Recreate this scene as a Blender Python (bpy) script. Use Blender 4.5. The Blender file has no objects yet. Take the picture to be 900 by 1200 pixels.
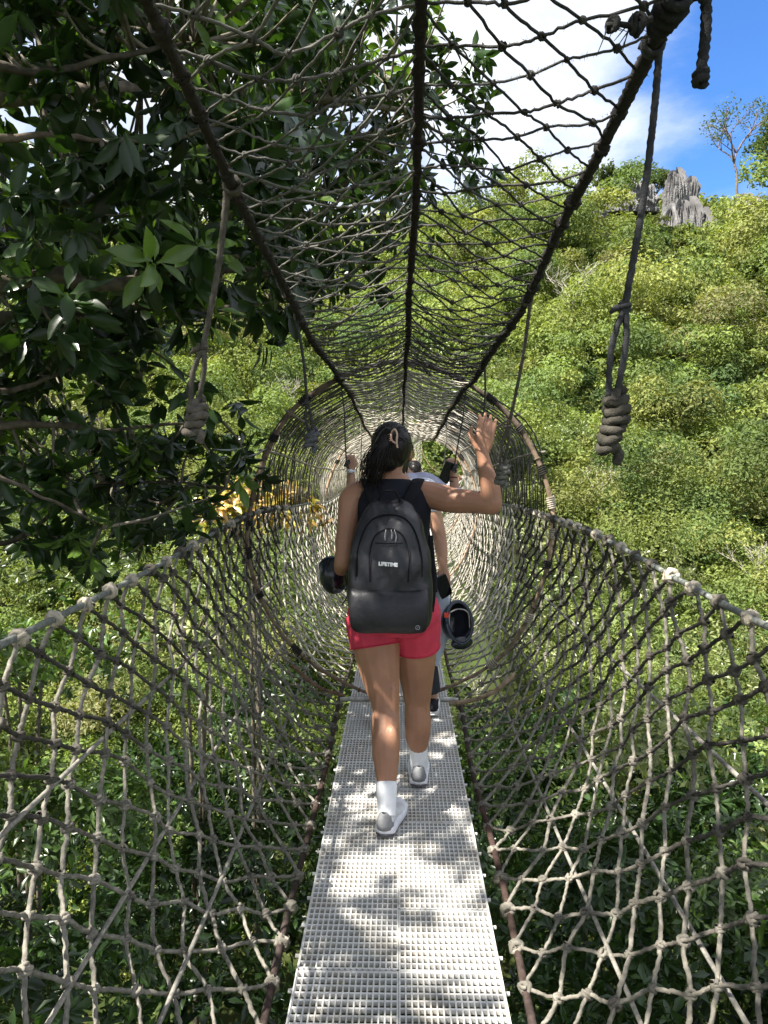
import bpy, math, random
import numpy as np
from mathutils import Matrix, Vector
R = math.radians
random.seed(7)
rng = np.random.default_rng(7)
sc = bpy.context.scene
COL = sc.collection

# ------------------------------------------------------------------ camera
EYE = np.array([0.0, 0.0, 1.51])
PITCH, YAW = 4.45, 1.15
cam_d = bpy.data.cameras.new('camera')
cam = bpy.data.objects.new('camera', cam_d); COL.objects.link(cam)
cam.location = EYE
cam.rotation_euler = (R(90 - PITCH), 0, R(YAW))
cam_d.sensor_fit = 'VERTICAL'; cam_d.sensor_height = 36; cam_d.lens = 27
cam_d.clip_start = 0.05; cam_d.clip_end = 2000
sc.camera = cam
CR = np.array(cam.rotation_euler.to_matrix())

# ------------------------------------------------------------------ sun, sky, exposure
SUN = np.array([-0.50, -0.30, 0.82]); SUN /= np.linalg.norm(SUN)
SUN_EL = math.asin(SUN[2]); SUN_AZ = math.atan2(SUN[0], SUN[1])
sd = bpy.data.lights.new('sun', 'SUN'); so = bpy.data.objects.new('sun', sd); COL.objects.link(so)
sd.energy = 5.0; sd.angle = R(0.5); sd.color = (1.0, 0.95, 0.86)
so.rotation_euler = Vector(SUN).to_track_quat('Z', 'Y').to_euler()
sc.view_settings.view_transform = 'Standard'; sc.view_settings.look = 'None'
sc.view_settings.gamma = 1; sc.view_settings.use_curve_mapping = False
sc.view_settings.exposure = 1.62

def ray(px, py):
    return CR @ np.array([(px - 450) / 900, (600 - py) / 900, -1.0])
def atY(px, py, Y):
    d = ray(px, py); return EYE + d * (Y / d[1])
def atX(px, py, X):
    d = ray(px, py); return EYE + d * (X / d[0])
def atZ(px, py, Z):
    d = ray(px, py); return EYE + d * ((Z - EYE[2]) / d[2])

w = bpy.data.worlds.new('World'); sc.world = w; w.use_nodes = True
nt = w.node_tree; nt.nodes.clear()
def N(nt, t, **k):
    n = nt.nodes.new(t)
    for a, b in k.items(): setattr(n, a, b)
    return n
out = N(nt, 'ShaderNodeOutputWorld'); bg = N(nt, 'ShaderNodeBackground')
sky = N(nt, 'ShaderNodeTexSky', sky_type='NISHITA'); sky.sun_disc = False
sky.sun_elevation = SUN_EL; sky.sun_rotation = SUN_AZ; sky.altitude = 300; sky.ozone_density = 2.5; sky.air_density = 1.0; sky.dust_density = 0.4
tc = N(nt, 'ShaderNodeTexCoord')
mp = N(nt, 'ShaderNodeMapping'); mp.inputs['Scale'].default_value = (2.2, 2.2, 4.0); mp.inputs['Location'].default_value = (3.1, 0.4, 1.7)
nz = N(nt, 'ShaderNodeTexNoise'); nz.inputs['Scale'].default_value = 1.25; nz.inputs['Detail'].default_value = 9; nz.inputs['Roughness'].default_value = 0.56; nz.inputs['Distortion'].default_value = 0.35
blue = ray(895, 105); blue /= np.linalg.norm(blue)
dp = N(nt, 'ShaderNodeVectorMath', operation='DOT_PRODUCT'); dp.inputs[1].default_value = tuple(blue)
mr = N(nt, 'ShaderNodeMapRange'); mr.inputs[1].default_value = 0.983; mr.inputs[2].default_value = 0.9985; mr.inputs[3].default_value = 0.20; mr.inputs[4].default_value = -0.12
ad = N(nt, 'ShaderNodeMath', operation='ADD')
rp = N(nt, 'ShaderNodeValToRGB'); rp.color_ramp.elements[0].position = 0.40; rp.color_ramp.elements[1].position = 0.72
rp.color_ramp.interpolation = 'EASE'
mx = N(nt, 'ShaderNodeMixRGB'); mx.inputs['Color2'].default_value = (6.6, 7.0, 7.8, 1)
tint = N(nt, 'ShaderNodeMixRGB', blend_type='MULTIPLY'); tint.inputs['Fac'].default_value = 1; tint.inputs['Color2'].default_value = (0.47, 0.77, 1.15, 1)
L = nt.links.new
L(tc.outputs['Generated'], mp.inputs[0]); L(mp.outputs[0], nz.inputs['Vector']); L(tc.outputs['Generated'], dp.inputs[0])
L(dp.outputs['Value'], mr.inputs[0]); L(nz.outputs['Fac'], ad.inputs[0]); L(mr.outputs[0], ad.inputs[1]); L(ad.outputs[0], rp.inputs[0])
nz2 = N(nt, 'ShaderNodeTexNoise'); nz2.inputs['Scale'].default_value = 3.2; nz2.inputs['Detail'].default_value = 8; nz2.inputs['Roughness'].default_value = .6
rp2 = N(nt, 'ShaderNodeValToRGB'); rp2.color_ramp.elements[0].position = .36; rp2.color_ramp.elements[1].position = .62; rp2.color_ramp.elements[0].color = (3.6, 4.05, 4.95, 1); rp2.color_ramp.elements[1].color = (5.5, 5.7, 6.05, 1)
L(mp.outputs[0], nz2.inputs['Vector']); L(nz2.outputs['Fac'], rp2.inputs[0]); L(rp2.outputs[0], mx.inputs['Color2'])
L(rp.outputs[0], mx.inputs['Fac']); L(sky.outputs[0], tint.inputs['Color1']); L(tint.outputs[0], mx.inputs['Color1']); L(mx.outputs[0], bg.inputs[0]); L(bg.outputs[0], out.inputs[0])
bg.inputs[1].default_value = 0.078

# ------------------------------------------------------------------ materials
def attr_mat(name, rough=0.8, spec=0.3, nscale=30, namt=0.35, trans=0.0, tcol=(1.3, 1.5, 0.5), bump=0.0, bscale=200, metal=0.0, col=None, dirt=None, coat=0.0):
    m = bpy.data.materials.new(name); m.use_nodes = True; nt = m.node_tree; nt.nodes.clear(); L = nt.links.new
    o = N(nt, 'ShaderNodeOutputMaterial'); p = N(nt, 'ShaderNodeBsdfPrincipled')
    p.inputs['Roughness'].default_value = rough; p.inputs['Specular IOR Level'].default_value = spec; p.inputs['Metallic'].default_value = metal
    p.inputs['Coat Weight'].default_value = coat
    if col is None:
        a = N(nt, 'ShaderNodeAttribute'); a.attribute_name = 'Col'; base = a.outputs['Color']
    else:
        a = N(nt, 'ShaderNodeRGB'); a.outputs[0].default_value = (*col, 1); base = a.outputs[0]
    tcn = N(nt, 'ShaderNodeTexCoord')
    n = N(nt, 'ShaderNodeTexNoise'); n.inputs['Scale'].default_value = nscale; n.inputs['Detail'].default_value = 6
    L(tcn.outputs['Object'], n.inputs['Vector'])
    mr = N(nt, 'ShaderNodeMapRange'); mr.inputs[1].default_value = 0.3; mr.inputs[2].default_value = 0.7; mr.inputs[3].default_value = 1 - namt; mr.inputs[4].default_value = 1 + namt
    L(n.outputs['Fac'], mr.inputs[0])
    mu = N(nt, 'ShaderNodeVectorMath', operation='SCALE'); L(base, mu.inputs[0]); L(mr.outputs[0], mu.inputs['Scale'])
    c = mu.outputs[0]
    if dirt:
        n2 = N(nt, 'ShaderNodeTexNoise'); n2.inputs['Scale'].default_value = dirt[1]; n2.inputs['Detail'].default_value = 8; n2.inputs['Roughness'].default_value = 0.65
        L(tcn.outputs['Object'], n2.inputs['Vector'])
        r2 = N(nt, 'ShaderNodeMapRange'); r2.inputs[1].default_value = 0.45; r2.inputs[2].default_value = 0.75; r2.inputs[4].default_value = dirt[2]; L(n2.outputs['Fac'], r2.inputs[0])
        x = N(nt, 'ShaderNodeMixRGB'); x.inputs['Color2'].default_value = (*dirt[0], 1); L(c, x.inputs['Color1']); L(r2.outputs[0], x.inputs['Fac']); c = x.outputs[0]
    L(c, p.inputs['Base Color'])
    if bump:
        n3 = N(nt, 'ShaderNodeTexNoise'); n3.inputs['Scale'].default_value = bscale; n3.inputs['Detail'].default_value = 4; L(tcn.outputs['Object'], n3.inputs['Vector'])
        b = N(nt, 'ShaderNodeBump'); b.inputs['Strength'].default_value = bump; b.inputs['Distance'].default_value = 0.004; L(n3.outputs['Fac'], b.inputs['Height']); L(b.outputs[0], p.inputs['Normal'])
    if trans:
        t = N(nt, 'ShaderNodeBsdfTranslucent'); tm = N(nt, 'ShaderNodeVectorMath', operation='MULTIPLY'); tm.inputs[1].default_value = tcol; L(c, tm.inputs[0]); L(tm.outputs[0], t.inputs[0])
        ms = N(nt, 'ShaderNodeMixShader'); ms.inputs[0].default_value = trans; L(p.outputs[0], ms.inputs[1]); L(t.outputs[0], ms.inputs[2]); L(ms.outputs[0], o.inputs[0])
    else: L(p.outputs[0], o.inputs[0])
    return m
M_rope = attr_mat('weathered_rope', 0.9, 0.15, 60, 0.35, bump=0.6, bscale=350)
M_leaf = attr_mat('broad_leaf', 0.30, 0.45, 8, 0.25, trans=0.24, tcol=(1.5, 1.7, 0.5))
M_hill = attr_mat('hill_foliage', 0.6, 0.2, 0.35, 0.22, trans=0.34, tcol=(1.4, 1.4, 0.5))
M_bark = attr_mat('bark', 0.9, 0.2, 25, 0.5, bump=0.8, bscale=60)
M_rock = attr_mat('limestone', 0.9, 0.2, 0.6, 0.4, bump=0.8, bscale=6, dirt=((0.05, 0.05, 0.055), 1.4, 0.8))
M_deck = attr_mat('white_plastic_grating', 0.5, 0.4, 6, 0.07, col=(0.62, 0.61, 0.59), dirt=((0.42, 0.37, 0.30), 7, 0.75))
M_slat = attr_mat('grey_brown_slat', 0.8, 0.2, 12, 0.2, col=(0.20, 0.175, 0.155))
M_skin = attr_mat('skin', 0.5, 0.35, 9, 0.13, bump=0.12, bscale=90)
M_cloth = attr_mat('cloth', 0.85, 0.15, 20, 0.10, bump=0.5, bscale=45)
M_hair = attr_mat('hair', 0.40, 0.22, 60, 0.4)
M_nylon = attr_mat('nylon', 0.45, 0.5, 30, 0.1, bump=1.0, bscale=22)
M_gloss = attr_mat('gloss', 0.22, 0.5, 5, 0.05)
M_ground = attr_mat('leaf_litter_ground', 0.95, 0.1, 0.8, 0.5, col=(0.035, 0.05, 0.014), dirt=((0.05, 0.045, 0.02), 0.5, 0.8), bump=1.0, bscale=3)
for m in (M_skin,):
    m.node_tree.nodes['Principled BSDF'].inputs['Subsurface Weight'].default_value = 0.12
    m.node_tree.nodes['Principled BSDF'].inputs['Subsurface Radius'].default_value = (0.012, 0.005, 0.003)

# ------------------------------------------------------------------ mesh accumulator
def cat_rom(P, n):
    P = np.asarray(P, float); k = len(P)
    if k < 3: 
        t = np.linspace(0, 1, n + 1)[:, None]; return P[0] * (1 - t) + P[1] * t
    E = np.vstack([2 * P[0] - P[1], P, 2 * P[-1] - P[-2]])
    t = np.linspace(0, 1, n, endpoint=False)[None, :, None]
    p0, p1, p2, p3 = (E[i:i + k - 1][:, None] for i in range(4))
    c = 0.5 * (2 * p1 + (p2 - p0) * t + (2 * p0 - 5 * p1 + 4 * p2 - p3) * t ** 2 + (3 * p1 - p0 - 3 * p2 + p3) * t ** 3)
    return np.vstack([c.reshape(-1, P.shape[1]), P[-1:]])
def nrm(a): return a / np.maximum(np.linalg.norm(a, axis=-1, keepdims=True), 1e-9)

class MB:
    def __init__(s): s.V = []; s.Q = []; s.T = []; s.C = []; s.n = 0
    def add(s, V, Q=None, T=None, col=(1, 1, 1)):
        V = np.asarray(V, float).reshape(-1, 3)
        col = np.asarray(col, float)
        if col.ndim == 1: col = np.broadcast_to(col, (len(V), 3))
        s.V.append(V); s.C.append(col)
        if Q is not None and len(Q): s.Q.append(np.asarray(Q, np.int64).reshape(-1, 4) + s.n)
        if T is not None and len(T): s.T.append(np.asarray(T, np.int64).reshape(-1, 3) + s.n)
        s.n += len(V); return s
    def tube(s, P, r, sides=6, col=(1, 1, 1), lobes=0, pitch=6.0, amp=0.16, ref=None, cap=True, flat=None, flatdir=None):
        P = np.asarray(P, float); n = len(P)
        t = nrm(np.gradient(P, axis=0))
        if ref is None:
            m = np.abs(t).mean(0); ref = np.eye(3)[int(np.argmin(m))]
        u = nrm(np.cross(t, np.broadcast_to(ref, t.shape))); v = np.cross(t, u)
        r = np.broadcast_to(np.asarray(r, float), (n,))
        th = np.linspace(0, 2 * np.pi, sides, endpoint=False)
        rr = np.repeat(r[:, None], sides, 1)
        if lobes:
            L_ = np.concatenate([[0], np.cumsum(np.linalg.norm(np.diff(P, axis=0), axis=1))])
            ph = L_ / (pitch * max(r.mean(), 1e-4)) * 2 * np.pi
            rr = rr * (1 + amp * np.cos(lobes * th[None] - lobes * ph[:, None]))
        fu, fv = flat if flat else (1, 1)
        V = P[:, None] + u[:, None] * (rr * np.cos(th) * fu)[..., None] + v[:, None] * (rr * np.sin(th) * fv)[..., None]
        i = np.arange(n - 1)[:, None] * sides; j = np.arange(sides)[None]; k = (j + 1) % sides
        Q = np.stack([i + j, i + k, i + sides + k, i + sides + j], -1).reshape(-1, 4)
        V = V.reshape(-1, 3); T = []
        if cap:
            V = np.vstack([V, P[:1], P[-1:]])
            a, b = n * sides, n * sides + 1
            T = [(a, (q + 1) % sides, q) for q in range(sides)] + [(b, (n - 1) * sides + q, (n - 1) * sides + (q + 1) % sides) for q in range(sides)]
        c = np.asarray(col, float)
        if c.ndim == 2: c = np.vstack([np.repeat(c, sides, 0)] + ([c[:1], c[-1:]] if cap else []))
        return s.add(V, Q, T, c)
    def box(s, lo, hi, col=(1, 1, 1)):
        x0, y0, z0 = lo; x1, y1, z1 = hi
        V = [(x, y, z) for z in (z0, z1) for y in (y0, y1) for x in (x0, x1)]
        return s.add(V, [(0, 2, 3, 1), (4, 5, 7, 6), (0, 1, 5, 4), (2, 6, 7, 3), (0, 4, 6, 2), (1, 3, 7, 5)], None, col)
    def rings(s, rings, col=(1, 1, 1), cap=True):
        rg = np.asarray(rings, float); n, k = rg.shape[:2]
        i = np.arange(n - 1)[:, None] * k; j = np.arange(k)[None]; q = (j + 1) % k
        Q = np.stack([i + j, i + q, i + k + q, i + k + j], -1).reshape(-1, 4)
        V = rg.reshape(-1, 3); T = []
        if cap:
            V = np.vstack([V, rg[0].mean(0)[None], rg[-1].mean(0)[None]]); a, b = n * k, n * k + 1
            T = [(a, (x + 1) % k, x) for x in range(k)] + [(b, (n - 1) * k + x, (n - 1) * k + (x + 1) % k) for x in range(k)]
        return s.add(V, Q, T, col)
    def tmpl(s, tm, Rm, pos, cols):
        """many transformed copies of a template (V,Q,T) in one go; Rm (n,3,3) columns = axes"""
        V, Q, T = tm; n = len(pos)
        W = np.einsum('nij,vj->nvi', Rm, V) + pos[:, None]
        off = np.arange(n)[:, None, None] * len(V)
        q = (Q[None] + off).reshape(-1, 4) if Q is not None else None
        t = (T[None] + off).reshape(-1, 3) if T is not None else None
        return s.add(W.reshape(-1, 3), q, t, np.repeat(cols, len(V), 0))
    def build(s, name, mat, parent=None, smooth=True, warp=None, local=None):
        V = np.vstack(s.V); C = np.vstack(s.C)
        if warp is not None: V = warp(V)
        if local is not None: V = V - np.asarray(local)
        me = bpy.data.meshes.new(name)
        Q = np.vstack(s.Q) if s.Q else np.zeros((0, 4), int); T = np.vstack(s.T) if s.T else np.zeros((0, 3), int)
        me.vertices.add(len(V)); me.vertices.foreach_set('co', V.astype(np.float32).ravel())
        me.loops.add(Q.size + T.size); me.loops.foreach_set('vertex_index', np.concatenate([Q.ravel(), T.ravel()]).astype(np.int32))
        me.polygons.add(len(Q) + len(T))
        me.polygons.foreach_set('loop_start', np.concatenate([np.arange(len(Q)) * 4, Q.size + np.arange(len(T)) * 3]).astype(np.int32))
        me.polygons.foreach_set('use_smooth', np.full(len(Q) + len(T), smooth))
        me.update(calc_edges=True)
        ca = me.color_attributes.new('Col', 'FLOAT_COLOR', 'POINT')
        ca.data.foreach_set('color', np.hstack([C, np.ones((len(C), 1))]).astype(np.float32).ravel())
        me.materials.append(mat)
        o = bpy.data.objects.new(name, me); COL.objects.link(o)
        if parent is not None: o.parent = parent
        return o

def tag(o, label=None, cat=None, group=None, kind=None):
    if label: o['label'] = label
    if cat: o['category'] = cat
    if group: o['group'] = group
    if kind: o['kind'] = kind
    return o
def empty(name, loc, label, cat, group=None):
    o = bpy.data.objects.new(name, None); COL.objects.link(o); o.location = tuple(loc); o.empty_display_size = 0.1
    return tag(o, label, cat, group)
def copy_tree(o, parent=None):
    c = o.copy(); COL.objects.link(c)
    if parent is not None: c.parent = parent
    for ch in [x for x in o.children]: copy_tree(ch, c)
    return c

def jit(c, a): return np.asarray(c) * (1 + rng.uniform(-a, a))

# ------------------------------------------------------------------ bridge path
def sm(t): t = np.clip(t, 0, 1); return t * t * (3 - 2 * t)
def cx(y): y = np.asarray(y, float); return 0.0075 * np.clip(y - 8, 0, None) ** 2
def cz(y): y = np.asarray(y, float); return -0.22 * sm((y - 4.65) / 5.35) + np.where(y > 10, 0.0065 * np.clip(y - 10, 0, None) ** 2, 0)
def warp(V):
    V = np.array(V, float); V[:, 2] += cz(V[:, 1]); V[:, 0] += cx(V[:, 1]); return V
END = 22.6

# ------------------------------------------------------------------ terrain
RID_R = 88.0
def fbm(x, y, sc_, seed):
    r = np.random.default_rng(seed); z = np.zeros_like(x, dtype=float); a = 1.0
    for o in range(4):
        for k in range(3):
            an = r.uniform(0, 2 * np.pi); ph = r.uniform(0, 2 * np.pi); f = sc_ * 2 ** o * r.uniform(0.7, 1.3)
            z += a * np.sin((x * np.cos(an) + y * np.sin(an)) * f + ph) / 3
        a *= 0.5
    return z
def height(x, y):
    x = np.asarray(x, float); y = np.asarray(y, float)
    r = np.hypot(x, y); th = np.arctan2(x, y)
    rr = np.clip((r - 9) / (RID_R - 9), 0, 1)
    rid = 25.6 + 1.6 * np.sin(th * 5.5 + 0.6) + 2.0 * np.clip(th, 0, 1)
    fr = sm((y + 20) / 30)                                   # slope only ahead, valley open behind
    h = -8.5 + (rid + 8.5) * (0.86 * rr + 0.14 * sm(rr)) * fr
    h += fbm(x, y, 0.11, 3) * 2.1 * sm(r / 20) * (1 - 0.6 * rr)
    h -= np.clip(r - RID_R, 0, None) * 0.12 * fr
    sp = np.exp(-((x - 1.6) / 2.6) ** 2) * sm((y - 18) / 5) * (1 - sm((y - 27) / 20))
    base_end = .70
    h = h * (1 - sp) + sp * np.minimum(base_end + (y - 23) * 0.45, base_end + 30)
    return h
g = MB()
xs = np.concatenate([np.linspace(-600, -110, 14), np.linspace(-100, 100, 134), np.linspace(110, 600, 14)])
ys = np.concatenate([np.linspace(-300, -25, 10), np.linspace(-20, 110, 100), np.linspace(120, 700, 16)])
X, Y = np.meshgrid(xs, ys); Z = height(X, Y)
nx, ny = len(xs), len(ys)
ii = (np.arange(ny - 1)[:, None] * nx + np.arange(nx - 1)[None]).ravel()
g.add(np.stack([X, Y, Z], -1).reshape(-1, 3), np.stack([ii, ii + 1, ii + nx + 1, ii + nx], -1))
tag(g.build('hillside_ground', M_ground), None, None, None, 'structure')

# ------------------------------------------------------------------ foliage helpers
def rand_dirs(n): return nrm(rng.normal(size=(n, 3)))
def quad_leaves(mb, pos, nor, size, col, aspect=0.5):
    """simple folded leaves for distant crowns"""
    n = len(pos); nor = nrm(nor)
    a = nrm(np.cross(nor, rand_dirs(n))); b = np.cross(nor, a)
    s = size[:, None]
    V = np.stack([pos - a * s * .5, pos + b * s * aspect * .5 + nor * s * .08, pos + a * s * .5 - nor * s * .08, pos - b * s * aspect * .5 + nor * s * .08], 1)
    Q = np.arange(n * 4).reshape(-1, 4)
    mb.add(V.reshape(-1, 3), Q, None, np.repeat(col, 4, 0))
# broad leaf template: along +X, width in Y, normal Z
_st = np.array([(0, .02), (.12, .035), (.32, .15), (.58, .19), (.82, .11), (1.0, .0)])
_v = []
for i, (x, wd) in enumerate(_st):
    zc = -0.16 * x * x
    _v += [(x, wd, zc + wd * .35), (x, 0, zc), (x, -wd, zc + wd * .35)]
_q = []
for i in range(len(_st) - 1):
    a = i * 3; _q += [(a, a + 1, a + 4, a + 3), (a + 1, a + 2, a + 5, a + 4)]
LEAF = (np.array(_v, float), np.array(_q), None)
def leaf_frames(d, up, size, widths=1.0):
    x = nrm(d); y = nrm(np.cross(up, x)); z = np.cross(x, y)
    s = size[:, None]
    return np.stack([x * s, y * s * widths, z * s], -1)
def rosettes(mb, centers, axes, nleaf, size, base_cols, droop=0.35):
    k = len(centers)
    C = np.repeat(centers, nleaf, 0); A = np.repeat(nrm(axes), nleaf, 0)
    u = nrm(np.cross(A, rand_dirs(k * nleaf)))
    tilt = rng.uniform(-0.25, 1.1, k * nleaf)[:, None]
    d = nrm(u * np.cos(tilt) + A * np.sin(tilt) + np.array([0, 0, -droop]))
    up = nrm(A + rand_dirs(k * nleaf) * 0.35)
    s = size * rng.uniform(0.6, 1.25, k * nleaf)
    cols = np.repeat(base_cols, nleaf, 0) * rng.uniform(0.7, 1.35, (k * nleaf, 1))
    mb.tmpl(LEAF, leaf_frames(d, up, s), C + d * 0.012 + A * rng.uniform(-.06, .02, (k * nleaf, 1)), cols)

# ------------------------------------------------------------------ hillside forest (one wooded mass)
def crown_points(c, rad, n, flat=0.95):
    """leaf points on several lobes of one crown"""
    k = rng.integers(4, 8)
    lc = c + rand_dirs(k) * np.array([rad * .55, rad * .55, rad * .3]); lr = rad * rng.uniform(.38, .62, k)
    idx = rng.integers(0, k, n)
    d = rand_dirs(n); d[:, 2] = np.abs(d[:, 2]) * 1.0 - 0.25; d = nrm(d)
    rr = lr[idx] * (1 - np.abs(rng.normal(0, .16, n)))
    p = lc[idx] + d * rr[:, None] * np.array([1, 1, flat])
    nor = nrm(d + rand_dirs(n) * 0.75 + np.array([0, 0, .35]))
    return p, nor
PAL = np.array([(.185, .225, .062), (.145, .195, .058), (.105, .155, .050), (.225, .245, .078), (.080, .125, .046), (.165, .210, .058), (.19, .19, .085)])  # greens softened and shifted towards blue, distance haze mixed into the colour
PW = np.array([.30, .24, .13, .14, .05, .10, .04])
ROCKS = [(804, 206, 70, 5.4, 8.0), (797, 190, 76, 3.2, 5.2), (735, 206, 76, 4.4, 3.6), (686, 230, 72, 3.4, 2.4), (872, 224, 72, 2.6, 2.4)]
def rock_clear(x, y, rad):
    for px, py, rr, wd, hg in ROCKS:
        d = ray(px, py); th = math.atan2(d[0], d[1]); off = (math.atan2(x, y) - th) * rr; dr = math.hypot(x, y) - rr
        if abs(off) < wd * .42 + rad * .5:
            if -.8 < dr < 2.5: return 0
            if -(hg * .6) < dr < 0: return .42
            if -(hg * 2.4) < dr < 0: return .75
    return 9
def forest():
    mb = MB(); tk = MB()
    N_ = 0
    rs = []
    # scattered evenly over the ground, crowns larger with distance
    for r0, r1 in zip(np.arange(12, RID_R + 4, 4), np.arange(16, RID_R + 8, 4)):
        rad0 = 0.62 + 0.021 * r0; thw = R(50) if r0 < 40 else R(43)
        area = thw * (r1 ** 2 - r0 ** 2)
        for k in range(int(area / (rad0 * rad0 * .72))):
            rq = math.sqrt(rng.uniform(r0 * r0, r1 * r1)); th = rng.uniform(-thw, thw); rad = rad0 * rng.choice([.5, .75, 1.0, 1.35, 1.7], p=[.34, .30, .21, .11, .04])
            x, y = rq * math.sin(th), rq * math.cos(th)
            rc_ = rock_clear(x, y, rad); rad = min(rad, rc_ * rng.uniform(.7, 1.2))
            if rq > 70: rad = min(rad, rng.uniform(1.0, 2.1))
            if rc_ == 0 or (abs(x - float(cx(y))) < 1.6 + rad and y < END + .5): continue
            rs.append((x, y, rad))
    for (x, y, rad) in rs:
        z = float(height(x, y)); dist = math.hypot(x, y)
        tall = rng.uniform(.2, 1.9 if dist < 70 else .6) * rad
        c = np.array([x, y, z + tall])
        s0 = max(0.085, 0.0050 * dist)
        n = int(min(1700, .95 * 2 * math.pi * rad * rad / (s0 * s0 * .55)))
        p, nor = crown_points(c, rad, n)
        patch = 0.5 + 0.5 * fbm(np.array([x]), np.array([y]), 0.12, 11)[0]
        base = PAL[rng.choice(len(PAL), p=PW)] * rng.uniform(.8, 1.2)
        cols = base * rng.uniform(.75, 1.3, (n, 1)) * (0.85 + .3 * patch)
        quad_leaves(mb, p, nor, s0 * rng.uniform(.6, 1.4, n), cols)
        N_ += n
    # low scrub leaves directly on the slope between the crowns
    n = 210000; r_ = 6 + 86 * rng.uniform(0, 1, n) ** .62; th_ = rng.uniform(-R(46), R(46), n)
    x_, y_ = r_ * np.sin(th_), r_ * np.cos(th_); ok = ~((np.abs(x_ - cx(y_)) < 1.7) & (y_ < END + .5)); x_, y_, r_ = x_[ok], y_[ok], r_[ok]; n = len(x_)
    z_ = height(x_, y_) + rng.uniform(0, .55, n) * (1 + .5 * fbm(x_, y_, .9, 21))
    quad_leaves(mb, np.stack([x_, y_, z_], -1), rand_dirs(n) + np.array([0, -.4, .8]), np.maximum(.12, .0065 * r_) * rng.uniform(.6, 1.5, n), PAL[rng.choice(len(PAL), n, p=PW)] * rng.uniform(.55, 1.1, (n, 1)))
    print('forest crowns', len(rs), 'leaves', N_)
    o = mb.build('hillside_forest', M_hill, smooth=False)
    tag(o, 'sunlit yellow-green wood covering the slope beyond the bridge', 'forest', None, 'stuff')
forest()

# ------------------------------------------------------------------ generic tree builder (trunk + branches + crown) 
def tree_mesh(loc, h, spread, nleaf, leafsize, cols, name, label, cat='tree', group=None, sparse=0.6, trunk_col=(.16, .13, .11), levels=3, start=.45, mat=M_hill, tr=.016):
    root = empty(name, loc, label, cat, group)
    wood = MB(); tips = []
    def grow(p, d, ln, r, lv):
        k = 5; pts = [p]
        for i in range(k):
            d = nrm((d + rng.normal(size=3) * .12 + np.array([0, 0, .06]))[None])[0]; pts.append(pts[-1] + d * ln / k)
        wood.tube(pts, np.linspace(r, r * .55, k + 1), 5, trunk_col)
        if lv == 0: tips.append((pts[-1], d)); tips.append((pts[-3], d)); return
        nb = rng.integers(3, 5)
        for b in range(nb):
            q = pts[rng.integers(2, k + 1)] if b else pts[-1]
            az = rng.uniform(0, 2 * np.pi); nd = nrm((d * .7 + spread * np.array([math.cos(az), math.sin(az), .1]))[None])[0]
            grow(q, nd, ln * rng.uniform(.55, .75), r * .55, lv - 1)
    pts = [np.zeros(3)]
    for i in range(6): pts.append(pts[-1] + np.array([rng.normal() * .015 * h, rng.normal() * .015 * h, h * start / 6]))
    wood.tube(pts, np.linspace(h * tr, h * tr * .75, 7), 6, trunk_col)
    for b in range(5):
        az = b * 1.3 + rng.uniform(0, .5)
        grow(pts[-1 - (b % 2)], nrm(np.array([[math.cos(az) * spread, math.sin(az) * spread, 1.0]]))[0], h * .28, h * tr * .6, levels - 1)
    wood.build('trunk', M_bark, root)
    if nleaf:
        tp = np.array([t[0] for t in tips]); n = nleaf
        idx = rng.integers(0, len(tp), n)
        p = tp[idx] + rng.normal(size=(n, 3)) * h * .035
        cr = MB(); base = np.array(cols)[rng.integers(0, len(cols), n)] * rng.uniform(.75, 1.25, (n, 1))
        quad_leaves(cr, p, rand_dirs(n) + np.array([0, 0, .4]), leafsize * rng.uniform(.6, 1.3, n), base)
        cr.build('crown', mat, root, smooth=False)
    return root

# skyline trees (stand on the ridge)
def ridge_at(px, r=RID_R):
    d = ray(px, 300); th = math.atan2(d[0], d[1]); return np.array([r * math.sin(th), r * math.cos(th), 0.0])
def on_ridge(px, r, dz=0.0):
    p = ridge_at(px, r); p[2] = float(height(p[0], p[1])) + dz; return p
GR = [(.07, .11, .03), (.10, .13, .035), (.05, .085, .03)]
tree_mesh(on_ridge(863, 86, .3), 9.8, .55, 900, .28, GR, 'skyline_tree', 'thin bare-stemmed tree standing alone on the ridge against blue sky', start=.55)
tree_mesh(on_ridge(899, 85, .3), 9.0, .6, 3200, .34, GR, 'skyline_tree', 'fuller green tree on the ridge at the right edge of the picture', start=.4)
for px, r, h, lb in ((735, 82, 5.5, 'rounded feathery tree on the ridge above the small left rock'), (768, 84, 4.6, 'low leafy tree on the ridge between the two pale rocks'),
                     (703, 84, 5.0, 'small leafy tree on the ridge beside the black edge rope')):
    tree_mesh(on_ridge(px, r, .2), h, .7, 1800, .3, GR, 'ridge_tree', lb, start=.3)

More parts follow.
